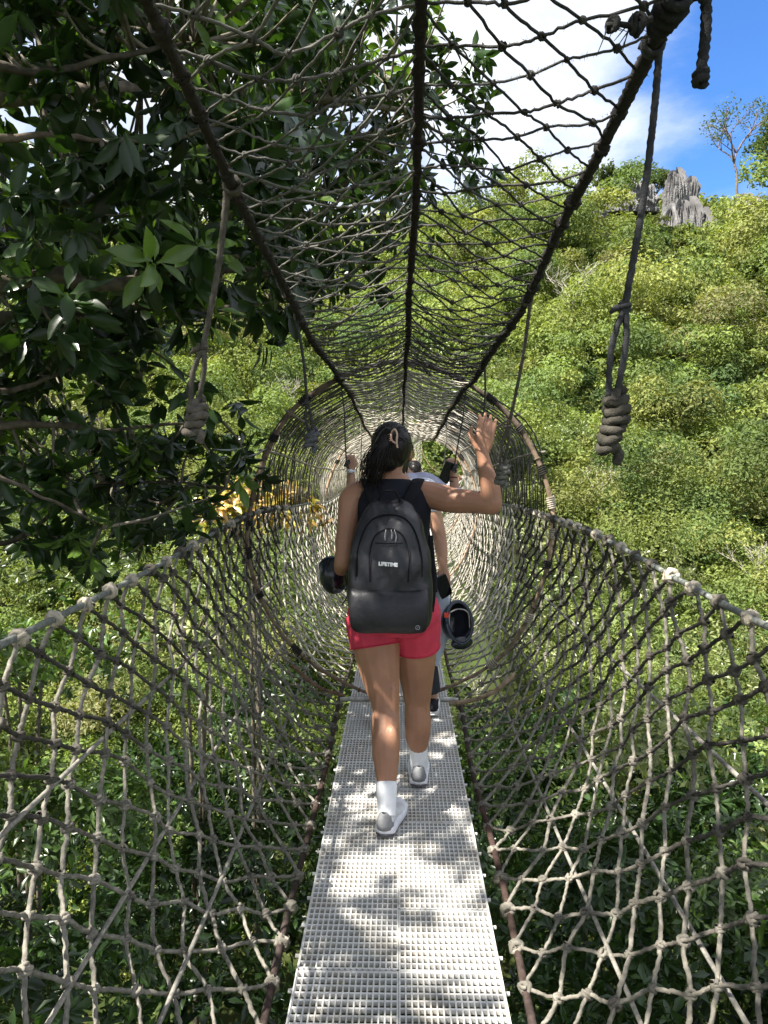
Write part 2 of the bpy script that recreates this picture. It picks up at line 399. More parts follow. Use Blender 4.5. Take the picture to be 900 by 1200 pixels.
# limestone outcrops
def rock(px, py_top, r, wdt, hgt, label, seed):
    p = atY(px, py_top, 1.0) - EYE; d = p / math.hypot(p[0], p[1]) * r
    top = EYE + d; base = np.array([top[0], top[1], top[2] - hgt * .5])
    rg = np.random.default_rng(seed); mb = MB()
    for k in range(5):
        ox = (0, -.27, .26, -.12, .42)[k] * wdt; hh = hgt * (.94, .84, .80, .90, .50)[k] * .5; wr = wdt * (.33, .26, .27, .27, .20)[k]
        n, s_ = 60, 120
        th = np.linspace(0, 2 * np.pi, s_, endpoint=False); rings = []; ph = rg.uniform(0, 6, 10)
        ridge = lambda f, q: 1 - 2 * np.abs(np.abs(np.sin(th * f + q)) - .0) ** .6
        crest = 1 - .10 * np.abs(np.sin(th * 2 + ph[6])) - .10 * np.abs(np.sin(th * 6 + ph[7])) + rg.uniform(-.08, .05, s_)
        for i in range(n):
            t = i / (n - 1)
            prof = (1 - t ** 14) ** .5 * (1.08 - .26 * t) * (1 + .10 * math.sin(t * 9 + ph[0]) + .05 * math.sin(t * 21 + ph[8])) + .015
            fl = 1 + .10 * ridge(3.5, ph[1] + t * 1.2) + .07 * ridge(8, ph[2] - t) + .05 * ridge(15, ph[3] + t * 2) + rg.uniform(-.035, .035, s_) + .05 * math.sin(t * 23 + ph[4]) * np.sin(th * 2 + ph[5])
            rad = wr * prof * fl
            rings.append(np.stack([ox + rad * np.cos(th) + .10 * wdt * t * math.sin(ph[5]), rad * np.sin(th) * 1.1 + (-.05 if k else 0) * wdt, (-1 + 2 * t * (1 + (crest - 1) * t)) * hh - (hgt * .5 - hh) * .9], -1))
        mb.rings(rings, jit((.165, .16, .158), .15))
    o = mb.build('limestone_rock', M_rock, smooth=False); o.location = tuple(base)
    return tag(o, label, 'rock')
rock(804, 222, 70, 5.0, 8.0, 'largest pale fluted limestone rock jutting from the hillside', 1)
rock(797, 192, 76, 2.9, 5.2, 'narrow pointed limestone peak just above the largest rock', 2)
rock(735, 206, 76, 4.4, 3.6, 'small grey limestone rock near the ridge left of the largest rock', 3)
rock(686, 230, 72, 3.4, 2.4, 'low grey rock seen beside the right edge rope', 4)
rock(872, 224, 72, 2.6, 2.4, 'small half-buried limestone rock right of the largest rock', 5)

# bare dead trees on the slope
def hill_hit(px, py):
    d = ray(px, py)
    for s in np.linspace(8, 110, 900):
        p = EYE + d * s
        if p[2] < height(p[0], p[1]): return p
    return p
for px, py, h, lb in ((700, 600, 2.8, 'pale bare dead tree on the slope right of the hoop'), (668, 385, 5.5, 'bare grey twiggy tree halfway up the slope beside the right hand rope'),
                      (330, 500, 3.4, 'bare branched tree on the slope left of the hoop'), (560, 830, 1.6, 'pale leafless sapling below the net right of the walkers'),
                      (880, 700, 2.4, 'leafless pale shrub just above the right handrail')):
    p = hill_hit(px, py); p = p * .93 + EYE * .07; p[2] -= h * .1
    tree_mesh(p, h, .9, 0, .1, GR, 'dead_tree', lb, trunk_col=(.42, .38, .33), start=.3, tr=.010)





# ------------------------------------------------------------------ rope bridge
bridge = empty('rope_bridge', (0, 0, 0), 'tube-shaped rope net footbridge with white plastic deck and bamboo hoops crossing the ravine', 'footbridge')
TAN = np.array([.205, .190, .160]); DRK = np.array([.045, .042, .038]); GRY = np.array([.21, .19, .16]); LIT = np.array([.40, .355, .285])
HX, HZ = 0.91, 1.12
def bez(P, n=200):
    t = np.linspace(0, 1, n)[:, None]; P = np.asarray(P, float)
    return (1 - t) ** 3 * P[0] + 3 * (1 - t) ** 2 * t * P[1] + 3 * (1 - t) * t ** 2 * P[2] + t ** 3 * P[3]
def arc_param(C):
    L_ = np.concatenate([[0], np.cumsum(np.linalg.norm(np.diff(C, axis=0), axis=1))]); L_ /= L_[-1]
    return lambda s: np.stack([np.interp(s, L_, C[:, k]) for k in range(C.shape[1])], -1)
WALL = arc_param(bez([(HX, HZ), (1.0, .62), (.84, .02), (.37, -.07)]))
ROWS = 16; PY = 0.195
OFF = np.concatenate([[0], np.cumsum(np.interp(np.arange(1, 17), [1, 5, 12, 16], [.035, .05, .12, .14]))])

# knot template: rope wrapped round the crossing (two short coils)
def knot_template(big=False):
    mb = MB()
    n = 22 if big else 18; t = np.linspace(0, 2 * np.pi * 2.1, n)
    mb.tube(np.stack([np.cos(t) * .95, np.sin(t) * .95, np.linspace(-.75, .75, n)], -1), .52, 5, lobes=0, ref=(0, 0, 1), cap=False)
    t = np.linspace(.4, 2 * np.pi * 1.05, 12)
    mb.tube(np.stack([np.linspace(-.5, .5, 12), np.cos(t) * 1.15, np.sin(t) * 1.0], -1), .5, 5, ref=(1, 0, 0), cap=False)
    return (np.vstack(mb.V), np.vstack(mb.Q), None)
KT = knot_template()
def knots_at(mb, P, axes, r, cols):
    n = len(P); a = nrm(axes); b = nrm(np.cross(a, rand_dirs(n))); c = np.cross(a, b)
    s = (r * rng.uniform(.85, 1.2, n))[:, None]
    mb.tmpl(KT, np.stack([b * s, c * s, a * s], -1), P, cols)

def wobble(P, amp):
    n = len(P); k = np.linspace(0, 1, n); 
    w_ = sum(np.outer(np.sin(k * np.pi * (f + 1) + rng.uniform(0, 6)), rng.normal(size=3)) / (f + 1) for f in range(4))
    return P + w_ * amp

def dip(y, side): return (.060 if side < 0 else .030) * sm((4.0 - y) / 2.6)
def side_net(side, y0, y1, near, light=1.0):
    """sheared diamond net hanging between the handrail and the foot rope"""
    n = int((y1 - y0) / PY) + 1
    S = np.linspace(0, 1, ROWS + 1)
    K = np.zeros((n, ROWS + 1, 3))
    jr = np.random.default_rng(5 + side + int(y0 * 3))
    for i in range(n):
        for j in range(ROWS + 1):
            xz = WALL(S[j]); y = y0 + i * PY - OFF[j]
            sag = .03 * math.sin(math.pi * S[j]) * math.sin(y * 1.7 + side)
            K[i, j] = (side * (xz[0] + sag), y, xz[1] + .018 * math.sin(y * 2.3 + j * .5) * math.sin(math.pi * S[j]))
    K[:, 1:-1] += jr.normal(size=(n, ROWS - 1, 3)) * .0075
    K[:, 0, 2] = HZ - .005; K[:, 0, 0] = side * HX
    K[:, :, 2] -= (dip(K[:, :, 1], side) * (1 - S)[None])
    mb = MB()
    rr = .0056 if near else .0072
    seg, sides, lob = (12, 9, 3) if near else (2, 4, 0)
    for i in range(n):
        c = TAN * jr.uniform(.75, 1.2)
        P = cat_rom(K[i], seg)
        if near: P = P + jr.normal(size=P.shape) * .0010
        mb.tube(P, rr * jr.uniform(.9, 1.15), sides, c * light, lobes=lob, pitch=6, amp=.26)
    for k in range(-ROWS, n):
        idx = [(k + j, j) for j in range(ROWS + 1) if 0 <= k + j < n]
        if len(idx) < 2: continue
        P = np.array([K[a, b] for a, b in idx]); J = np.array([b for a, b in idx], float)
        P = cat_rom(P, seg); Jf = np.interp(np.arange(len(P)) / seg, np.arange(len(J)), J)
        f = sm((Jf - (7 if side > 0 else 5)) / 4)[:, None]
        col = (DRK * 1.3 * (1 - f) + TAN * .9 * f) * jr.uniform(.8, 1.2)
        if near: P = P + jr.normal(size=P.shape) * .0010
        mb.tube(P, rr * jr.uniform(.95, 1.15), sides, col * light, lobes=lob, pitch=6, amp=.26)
    if near:
        m_ = 9000; i_ = jr.integers(0, n, m_); j_ = jr.integers(0, ROWS, m_); t_ = jr.uniform(0, 1, (m_, 1)); q_ = K[i_, j_] * (1 - t_) + K[i_, j_ + 1] * t_; d_ = rand_dirs(m_); e_ = rand_dirs(m_) * .0006; f_ = q_ + d_ * rr * .9
        mb.add(np.stack([f_ - e_, f_ + e_, f_ + d_ * jr.uniform(.002, .010, (m_, 1))], 1).reshape(-1, 3), None, np.arange(m_ * 3).reshape(-1, 3), TAN * 1.1)
        Pk = K[:, 1:].reshape(-1, 3)
        jj = np.tile(np.arange(1, ROWS + 1), n)
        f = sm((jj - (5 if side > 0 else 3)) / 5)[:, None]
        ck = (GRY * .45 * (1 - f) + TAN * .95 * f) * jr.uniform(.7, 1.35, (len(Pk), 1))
        ax = np.repeat(np.array([[0, .35, 1.0]]), len(Pk), 0) + jr.normal(size=(len(Pk), 3)) * .35
        knots_at(mb, Pk, ax, .0115, ck)
    else:
        Pk = K[:, 1:].reshape(-1, 3); m_ = len(Pk)
        O = (np.array([(1, 0, 0), (0, 1, 0), (-1, 0, 0), (0, -1, 0), (0, 0, 1), (0, 0, -1)], float), None, np.array([(0, 1, 4), (1, 2, 4), (2, 3, 4), (3, 0, 4), (1, 0, 5), (2, 1, 5), (3, 2, 5), (0, 3, 5)]))
        mb.tmpl(O, np.repeat(np.eye(3)[None] * .016, m_, 0), Pk, np.repeat(TAN[None] * light, m_, 0) * jr.uniform(.6, 1.2, (m_, 1)))
    o = mb.build('side_net', M_rope, bridge, warp=warp)
    return K
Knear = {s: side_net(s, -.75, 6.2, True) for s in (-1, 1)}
for s in (-1, 1): side_net(s, 6.27, END, False, 1.9)  # far net tinted paler, full sun put into the rope colour

# handrail cable, knots tied round it, foot rope
for s in (-1, 1):
    mb = MB(); ys_ = np.linspace(-1.2, END, 420)
    P = np.stack([np.full_like(ys_, s * HX), ys_, HZ + .012 * np.sin(ys_ * 1.9 + s) - dip(ys_, s)], -1)
    mb.tube(P, .0094, 10, (.165, .175, .16), lobes=3, pitch=7, amp=.1)
    mk = mb; K0 = Knear[s][:, 0]; n = len(K0)
    q = K0.copy(); q[:, 2] = HZ + .012 * np.sin(q[:, 1] * 1.9 + s) - dip(q[:, 1], s)
    cols = np.where(rng.uniform(size=(n, 1)) < .55, LIT[None] * 1.1, GRY[None] * .45)
    knots_at(mk, q, np.repeat(np.array([[0, 1.0, 0]]), n, 0), .0165, cols)
    knots_at(mk, q + np.array([0, .016, -.008]), np.repeat(np.array([[.3, 1.0, .4]]), n, 0), .013, cols)
    mb.build('handrail_rope', M_rope, bridge, warp=warp)
    mb = MB(); ys_ = np.linspace(-1.2, END, 300)
    P = np.stack([s * (.375 + .008 * np.sin(ys_ * 3)), ys_, -.075 + .01 * np.sin(ys_ * 4.3 + s)], -1)
    fr = np.clip(.5 + np.sin(ys_ * 2.3 + s) * .6, 0, 1)[:, None]
    mb.tube(P, .0125, 8, (.060, .038, .032) * fr + (.06, .045, .04) * (1 - fr), lobes=3, pitch=8, amp=.08)
    mk = mb; K1 = Knear[s][:, -1]; q = K1.copy(); q[:, 0] = s * .378; q[:, 2] = -.075; n = len(q)
    knots_at(mk, q, np.repeat(np.array([[0, 1.0, 0]]), n, 0), .0165, np.repeat(TAN[None] * 1.1, n, 0) * rng.uniform(.7, 1.2, (n, 1)))
    mb.build('foot_rope', M_rope, bridge, warp=warp)

# straight guy ropes crossing outside the side nets
def guy(p, q, r=.0075, c=(.20, .19, .17)):
    mb = MB(); t = np.linspace(0, 1, 40)[:, None]; P = np.array(p) * (1 - t) + np.array(q) * t
    mb.tube(P, r, 7, c, lobes=3, pitch=6, amp=.1); mb.build('guy_rope', M_rope, bridge)
def wp(s, y, j, o=.02):
    xz = WALL(j / ROWS); return (s * (xz[0] + o), y, xz[1] - .01)
for s in (-1, 1):      # stringers running the length of the net on its outside
    for j, dz in ((5.6, .0), (10.2, .0), (13.0, .0)):
        mb = MB(); ys_ = np.linspace(-.8, END, 260); b_ = np.array([wp(s, y, j, .012) for y in ys_])
        b_[:, 2] += .012 * np.sin(ys_ * 1.1 + j) ; b_[:, 0] += .008 * np.sin(ys_ * .9 + s + j)
        mb.tube(b_, .0070, 7, (.25, .235, .205), lobes=3, pitch=6, amp=.1); mb.build('stringer_rope', M_rope, bridge, warp=warp)

# ---- ceiling: two edge ropes, one ridge rope, net between them
yA = np.array([-1.5, 0, 1.1, 1.72, 2.75, 4.4, 9.3, END])
eL = np.array([2.40, 2.30, 2.14, 2.09, 1.985, 1.95, 1.92, 1.90]); eR = np.array([2.50, 2.38, 2.24, 2.13, 2.00, 1.92, 1.90, 1.90])
XL, XR, XM = -.36, .42, .035
def edge(y, w_):
    y = np.asarray(y, float); wv = .006 * np.sin(y * 4.1 + w_ * 9)
    zl = np.interp(y, yA, eL); zr = np.interp(y, yA, eR)
    if w_ < 0: return np.stack([np.full_like(y, XL) - .0 + wv, y, zl], -1)
    if w_ > 0: return np.stack([np.full_like(y, XR) + wv, y, zr], -1)
    return np.stack([np.full_like(y, XM) + wv * .6, y, (zl + zr) / 2 + .035 + .05 * sm((y - 3) / 2)], -1)
def dark_rope(y0, y1, w_, r, c, name):
    mb = MB(); ys_ = np.arange(y0, y1, .011); P = edge(ys_, w_)
    lump = 1 + .16 * np.interp(ys_, np.arange(-3, 20, .045), rng.uniform(-1, 1, 512)[:512])
    P = P + rng.normal(size=P.shape) * .0006
    mb.tube(P, r * lump, 10, c, lobes=3, pitch=5.5, amp=.14)
    # whipping turns where the net is tied on
    yk = np.arange(y0 + .1, min(y1, 9), .12)
    q = edge(yk, w_); n = len(q)
    knots_at(mb, q, np.repeat(np.array([[0, 1.0, 0]]), n, 0) + rng.normal(size=(n, 3)) * .1, r * .98, np.repeat(np.array([c]), n, 0))
    # loose fibres
    m_ = int((min(y1, 6) - y0) * 260); yy = rng.uniform(y0, min(y1, 6), m_); q = edge(yy, w_); d = rand_dirs(m_); e = rand_dirs(m_) * .0008
    f = q + d * r * .9; mb.add(np.stack([f - e, f + e, f + d * rng.uniform(.003, .012, (m_, 1)) + np.array([0, 0, -.002])], 1).reshape(-1, 3), None, np.arange(m_ * 3).reshape(-1, 3), c)
    return mb.build(name, M_rope, bridge, warp=warp)
dark_rope(-1.2, END, -1, .0105, (.035, .030, .028), 'edge_rope')
dark_rope(-1.2, END, 1, .0120, (.035, .032, .032), 'edge_rope')
dark_rope(-1.2, END, 0, .0095, (.030, .024, .026), 'ridge_rope')

def ceiling(side, y0, y1, near):
    NC = 6; p = .103; n = int((y1 - y0) / p); jr = np.random.default_rng(40 + side)
    K = np.zeros((n, NC + 1, 3))
    for i in range(n):
        for j in range(NC + 1):
            y = y0 + i * p - .022 * j; a = edge(np.array([y]), 0)[0]; b = edge(np.array([y]), side)[0]; t = j / NC
            q = a * (1 - t) + b * t; q[2] -= .035 * math.sin(math.pi * t) * (1 + .5 * math.sin(y * 2.1 + side)); K[i, j] = q
    K[:, 1:-1] += jr.normal(size=K[:, 1:-1].shape) * np.array([.007, .011, .006])
    mb = MB(); seg, sides, lob = (7, 6, 3) if near else (2, 4, 0); r = .0027 if near else .0048
    base = (np.array([.13, .125, .115]) if side < 0 else np.array([.065, .062, .060])) if near else TAN * 1.85  # left half paler as sunlit, right near black; far net's sun also in colour
    for i in range(n):
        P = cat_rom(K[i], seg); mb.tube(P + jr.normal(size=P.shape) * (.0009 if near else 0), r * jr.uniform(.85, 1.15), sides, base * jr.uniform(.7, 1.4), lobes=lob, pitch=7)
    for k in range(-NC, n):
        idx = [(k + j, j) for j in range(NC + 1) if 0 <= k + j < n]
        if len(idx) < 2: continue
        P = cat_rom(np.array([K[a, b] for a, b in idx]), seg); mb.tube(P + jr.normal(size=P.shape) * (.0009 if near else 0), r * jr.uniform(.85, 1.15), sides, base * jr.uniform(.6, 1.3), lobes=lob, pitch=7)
    if near:
        Pk = K[:, 1:-1].reshape(-1, 3); m_ = len(Pk)
        knots_at(mb, Pk, rand_dirs(m_), .0048, np.repeat(base[None], m_, 0) * jr.uniform(.5, 1.2, (m_, 1)))
        # frayed fibres all along the thin ropes
        m_ = 9000; i = jr.integers(0, n, m_); j = jr.integers(0, NC, m_); t = jr.uniform(0, 1, (m_, 1)); q = K[i, j] * (1 - t) + K[i, j + 1] * t
        d = rand_dirs(m_); e = rand_dirs(m_) * .0006; f = q + d * r * .8
        mb.add(np.stack([f - e, f + e, f + d * jr.uniform(.003, .011, (m_, 1))], 1).reshape(-1, 3), None, np.arange(m_ * 3).reshape(-1, 3), base)
    mb.build('ceiling_net', M_rope, bridge, warp=warp)
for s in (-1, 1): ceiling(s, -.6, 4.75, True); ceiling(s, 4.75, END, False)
# torn tuft and loose wrap hanging in the ceiling net
mb = MB()
tq = atY(733, 30, 1.22)
for k in range(9):
    t = np.linspace(0, 2 * np.pi, 14); a = rng.uniform(0, 3); r_ = rng.uniform(.006, .011)
    o_ = np.array([rng.choice([-.020, -.014, .012, .018]), 0, rng.normal() * .004])
    mb.tube(tq + o_ + np.stack([np.cos(t) * r_ * math.cos(a), np.cos(t) * r_ * math.sin(a), np.sin(t) * r_ * 1.1], -1), rng.uniform(.0028, .0042), 6, (.03, .03, .03), lobes=3, ref=(math.sin(a), -math.cos(a), .1))
mb.tube(tq + np.array([(-.03, 0, 0), (-.01, 0, .002), (.01, 0, -.001), (.04, 0, .010)]), .0045, 7, (.03, .03, .03), lobes=3)
for k in range(14):
    q = tq + np.array([rng.uniform(-.03, .02), 0, 0]); mb.tube([q, q + rng.normal(size=3) * .012 + np.array([-.004, 0, -.014])], [.0012, .0005], 4, (.03, .03, .03))
mb.build('rope_tuft', M_rope, bridge)

# ---- upper side nets, beyond the first hoop
def upper(side):
    mb = MB(); jr = np.random.default_rng(60 + side); p = .105
    E = lambda y: edge(np.array([y]), side)[0]
    def pt(y, t):   # t 0 at ceiling edge, 1 at handrail; bulges out like the hoop
        a = E(y); b = np.array([side * HX, y, HZ]); q = a * (1 - t) + b * t
        q[0] += side * .16 * math.sin(math.pi * t); q[2] += .10 * math.sin(math.pi * t); return q
    for i in range(int((END - 4.75) / p)):
        y = 4.72 + i * p; P = np.array([pt(y + .12 * t, t) for t in np.linspace(0, 1, 9)]) + jr.normal(size=(9, 3)) * .006
        far = y > 8.5  # past here strands take a paler tint that stands in for sun
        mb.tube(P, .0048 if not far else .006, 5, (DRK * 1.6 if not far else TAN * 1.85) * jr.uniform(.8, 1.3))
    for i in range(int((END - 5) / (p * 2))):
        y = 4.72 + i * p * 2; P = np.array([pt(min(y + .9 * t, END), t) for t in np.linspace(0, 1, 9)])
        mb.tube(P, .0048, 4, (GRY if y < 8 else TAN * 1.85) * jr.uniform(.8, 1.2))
    for t in (.33, .62):
        ys_ = np.linspace(4.65, END, 90); P = np.array([pt(y, t) for y in ys_]); P[:, 2] -= .03 * np.abs(np.sin(ys_ * .7))
        mb.tube(P, .0085, 6, GRY * 1.1, lobes=3)
    mb.build('upper_net', M_rope, bridge, warp=warp)
for s in (-1, 1): upper(s)

# ---- hoops
def hoop(yc, a, b, zc, r, main):
    th = np.linspace(0, 2 * np.pi, 97)
    rg = np.random.default_rng(int(yc * 10))
    P = np.stack([a * np.sin(th), yc + .02 * np.sin(th * 2 + 1), zc + b * np.cos(th)], -1)
    P[:, 0] += .012 * np.sin(th * 5 + 1); P[:, 2] += .012 * np.cos(th * 7)
    P[-1] = P[0]
    r_ = r * (1 + .12 * np.sin(th * 9)); r_[-1] = r_[0]
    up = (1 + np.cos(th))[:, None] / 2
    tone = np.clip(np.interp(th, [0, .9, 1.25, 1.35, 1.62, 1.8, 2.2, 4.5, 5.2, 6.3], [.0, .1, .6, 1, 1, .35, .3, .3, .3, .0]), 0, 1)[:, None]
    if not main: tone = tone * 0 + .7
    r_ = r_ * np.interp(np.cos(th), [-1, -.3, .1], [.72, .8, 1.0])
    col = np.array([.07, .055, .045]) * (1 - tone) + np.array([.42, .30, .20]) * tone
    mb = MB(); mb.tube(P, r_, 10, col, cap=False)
    for i in range(3, 96, 7): mb.tube([P[i] - (P[i + 1] - P[i]) * .08, P[i], P[i] + (P[i + 1] - P[i]) * .08], [r * 1.02, r * 1.25, r * 1.02], 10, col[i] * .7)
    h = mb.build('hoop', M_bark, bridge, warp=warp)
    for i in ((6, 10, 14, 18, 21, 24, 27, 32, 38, 60, 66, 70, 73, 77, 81, 86, 90) if main else (6, 14, 24, 73, 81, 90)):
        lb = MB(); t = nrm((P[i + 1] - P[i - 1])[None])[0]; u = np.array([0, 1.0, 0]); v = np.cross(t, u)
        k = rg.integers(3, 7); s_ = np.linspace(0, 2 * np.pi * k, k * 12); rad = r + .006
        Q = P[i] + u * (rad * np.cos(s_))[:, None] + v * (rad * np.sin(s_))[:, None] + t * ((s_ / s_[-1] - .5) * k * .0125)[:, None]
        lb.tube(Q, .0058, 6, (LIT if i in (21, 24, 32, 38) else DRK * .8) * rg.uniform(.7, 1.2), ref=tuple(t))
        lb.build('lashing', M_rope, h, warp=warp)
hoop(4.65, .92, 1.02, 1.02, .0155, True)
for y in (9.3, 13.4, 17.6, 22.5): hoop(y, .93, 1.04, 1.02, .016, False)
# cross bar under the deck joint at the hoop
mb = MB(); mb.tube([(-.36, 4.58, .006), (-.3, 4.58, .010), (0, 4.58, .010), (.3, 4.58, .010), (.36, 4.58, .008)], [.013, .014, .014, .014, .013], 8, (.42, .41, .38)); mb.build('cross_bar', M_bark, bridge)
mb = MB(); mb.tube(cat_rom([(.30, 4.56, -.01), (.42, 4.52, .02), (.56, 4.45, .10), (.68, 4.42, .22)], 6), [.014] * 18 + [.01], 8, (.34, .25, .17)); mb.build('bamboo_brace', M_bark, bridge)
mb = MB(); mb.tube(cat_rom([(-.33, 4.60, .02), (-.5, 4.62, .07), (-.66, 4.64, .20)], 6), .012, 8, (.16, .10, .07)); mb.build('bamboo_brace', M_bark, bridge)

# ---- deck: tiles of white plastic grating, two wide, on slats
def deck(y0, y1, hw=.297):
    mb = MB(); sl = MB(); T = .2975; n = int(round((y1 - y0) / T)); T = (y1 - y0) / n
    jr = np.random.default_rng(int(y0 * 7) + 90)
    for k in range(n):
        for h in (0, 1):
            xa = -hw if h == 0 else .0006; xb = -.0006 if h == 0 else hw
            ya, yb = y0 + k * T + .0008, y0 + (k + 1) * T - .0008; dz = jr.normal() * .0012; tl = jr.normal() * .0015
            zt = lambda x: dz
            for i in range(18):
                x = xa + .0022 + (xb - xa - .0044) * i / 17; w_ = .0022 if 0 < i < 17 else .0024
                x = min(max(x, xa + w_), xb - w_)
                mb.box((x - w_, ya, -.016 + dz), (x + w_, yb, dz + (0 if jr.uniform() > .04 else -.002)))
            for i in range(11):
                y = ya + .003 + (yb - ya - .006) * i / 10; w_ = .0034 if 0 < i < 10 else .0037
                y = min(max(y, ya + w_), yb - w_)
                mb.box((xa + .0004, y - w_, -.014 + dz), (xb - .0004, y + w_, -.0012 + dz))
        for i in range(5):
            y = y0 + k * T + T * (i + .27) / 5
            sl.box((-hw + .01, y - .0135, -.034), (hw - .01, y + .0135, -.022), jit((1, 1, 1), .2))
    bolts = mb
    for k in range(2 * n):
        for s in (-1, 1):
            y = y0 + (k + .5) * T / 2; bolts.tube([(s * (hw - .004), y, -.012), (s * (hw + .016), y, -.012)], .0062, 8)
    for s in (-1, 1): mb.box((s * hw - .002, y0, -.026), (s * hw + .002, y1, .0022))
    d = mb.build('deck', M_deck, bridge, smooth=False, warp=warp)
    sl.build('support_slats', M_slat, d, smooth=False, warp=warp)
deck(-1.2, 4.56); deck(4.60, 10.5); deck(10.52, END)

# ------------------------------------------------------------------ hanging hand ropes
def coil_knot(mb, c, top, rad, turns, col, rr, slip=0.012):
    """barrel knot: stacked wraps down from `top`, slightly irregular, loose tail"""
    n = turns * 14; s = np.linspace(0, 2 * np.pi * turns, n); t = s / s[-1]
    env = rad * (.80 + .32 * np.sin(np.pi * np.clip(t * 1.05, 0, 1)) ** .8)
    z = top - t * turns * rr * 1.75
    P = np.stack([c[0] + env * np.cos(s) + slip * np.sin(t * 4 + 1) * t, c[1] + env * np.sin(s), z + .75 * rr * np.sin(s * 1.0 + 1.2) + .25 * rr * np.sin(s * 2.3)], -1)
    mb.tube(P, rr * (1 + .08 * np.sin(s * .7)), 9, col, lobes=3, pitch=5, amp=.14, ref=(0, 0, 1))
    return P[-1]
def hand_rope(ya, side, zlen, sway, thick, col, label, double=True, kn=5, krad=None, knotcol=None, ypos=None):
    a = edge(np.array([ya]), side)[0]; a = warp(a[None])[0]
    root = empty('hand_rope', a, label, 'hand rope', 'hand ropes hanging from the edge ropes')
    mb = MB(); end = np.array([sway[0], sway[1], -zlen]); n = max(10, int(zlen / (thick * 1.1)))
    t = np.linspace(0, 1, n)[:, None]; base = np.array([side * .012, 0, 0])
    split = .72
    P = base * (1 - t) + end * t + np.stack([np.sin(t[:, 0] * 5) * .006, 0 * t[:, 0], 0 * t[:, 0]], -1) + rng.normal(size=(n, 3)) * thick * .04
    krad = krad or thick * 1.5; knotcol = knotcol if knotcol is not None else col
    m_ = int(n * split)
    mb.tube(P[:m_ + 2], thick, 9, col, lobes=3, pitch=5.5, amp=.14)
    if double:
        for s_ in (-1, 1):
            Q = P[m_:].copy(); k = np.linspace(0, 1, len(Q)); Q[:, 0] += s_ * thick * 1.0 * np.sin(np.clip(k * 2.2, 0, 1) * np.pi / 2) + .006 * s_ * np.sin(k * np.pi)
            mb.tube(Q, thick * .92, 9, col, lobes=3, pitch=5.5, amp=.14)
        t2 = np.linspace(0, 2 * np.pi * 1.6, 22); q = P[m_]
        mb.tube(q + np.stack([np.cos(t2) * thick * 1.25, np.sin(t2) * thick * 1.25, (t2 / t2[-1] - .5) * thick * 2], -1), thick * .7, 7, col, lobes=3, ref=(0, 0, 1))
        mb.tube([q, q + np.array([-thick * 3.0, 0, -thick * .6]), q + np.array([-thick * 4.2, 0, -thick * 2.0])], [thick * .9, thick * .9, thick * .5], 7, col, lobes=3)
    else: mb.tube(P[m_:], thick, 9, col, lobes=3, pitch=5.5, amp=.14)
    # tie at the top
    t2 = np.linspace(0, 2 * np.pi * 2.5, 36); mb.tube(np.stack([np.cos(t2) * (.0125 + thick * .6), (t2 / t2[-1] - .5) * thick * 4, np.sin(t2) * (.0125 + thick * .6)], -1), thick * .8, 7, col, lobes=3, ref=(0, 1, 0))
    mb.build('rope', M_rope, root)
    kb = MB(); e = coil_knot(kb, end, end[2] + krad * .4, krad, kn, knotcol, krad * .62)
    e0 = e.copy()
    kb.tube(cat_rom([e, e + np.array([krad * .5, 0, -krad * .9]), e + np.array([krad * .1, .0, -krad * 2.0])], 8), [krad * .6] * 12 + [krad * .55] * 4 + [krad * .35], 9, knotcol, lobes=3, pitch=5, amp=.14)
    kb.tube([end + np.array([0, 0, krad]), e0 + np.array([-krad * .4, 0, -krad * .3])], krad * .7, 8, knotcol)
    kb.build('end_knot', M_rope, root)
    return root
DK = (.055, .055, .06)
hand_rope(1.36, 1, .585, (-.035, .05), .0062, DK, 'large black hand rope with fat coiled end knot, nearest on the right', kn=6, krad=.0155, knotcol=(.06, .055, .045))
hand_rope(1.72, -1, .47, (-.115, .10), .0068, (.105, .092, .08), 'grey-brown hand rope with frayed end knot hanging against the dark tree', kn=4, krad=.0165, knotcol=(.12, .105, .09))
hand_rope(2.75, -1, .40, (.015, .25), .0055, (.06, .06, .065), 'thin black hand rope with small knot inside the hoop on the left', kn=3, krad=.017, knotcol=(.10, .10, .11))
hand_rope(2.62, 1, .56, (-.02, .40), .0062, (.10, .09, .08), 'black hand rope with double strand and grey knot crossing the hoop on the right', kn=4, krad=.0165, knotcol=(.13, .125, .11))
hand_rope(3.95, 1, .42, (.04, .35), .0055, (.09, .09, .09), 'thin hand rope ending in a blue-grey knot behind the raised hand', kn=5, krad=.019, knotcol=(.12, .15, .17))
hand_rope(5.0, -1, .50, (.02, .1), .0045, (.07, .07, .07), 'thin hand rope gripped by the left hand with the white watch', double=False, kn=2, krad=.012)
hand_rope(5.0, 1, .50, (-.045, .1), .0045, (.07, .07, .07), 'thin hand rope gripped by the hand that also holds a phone', double=False, kn=2, krad=.012)
hand_rope(7.2, 1, .45, (.0, .05), .006, (.3, .27, .22), 'pale hand rope farther along the tunnel on the right', double=False, kn=3)
hand_rope(7.2, -1, .45, (.0, .05), .006, (.3, .27, .22), 'pale hand rope farther along the tunnel on the left', double=False, kn=3)

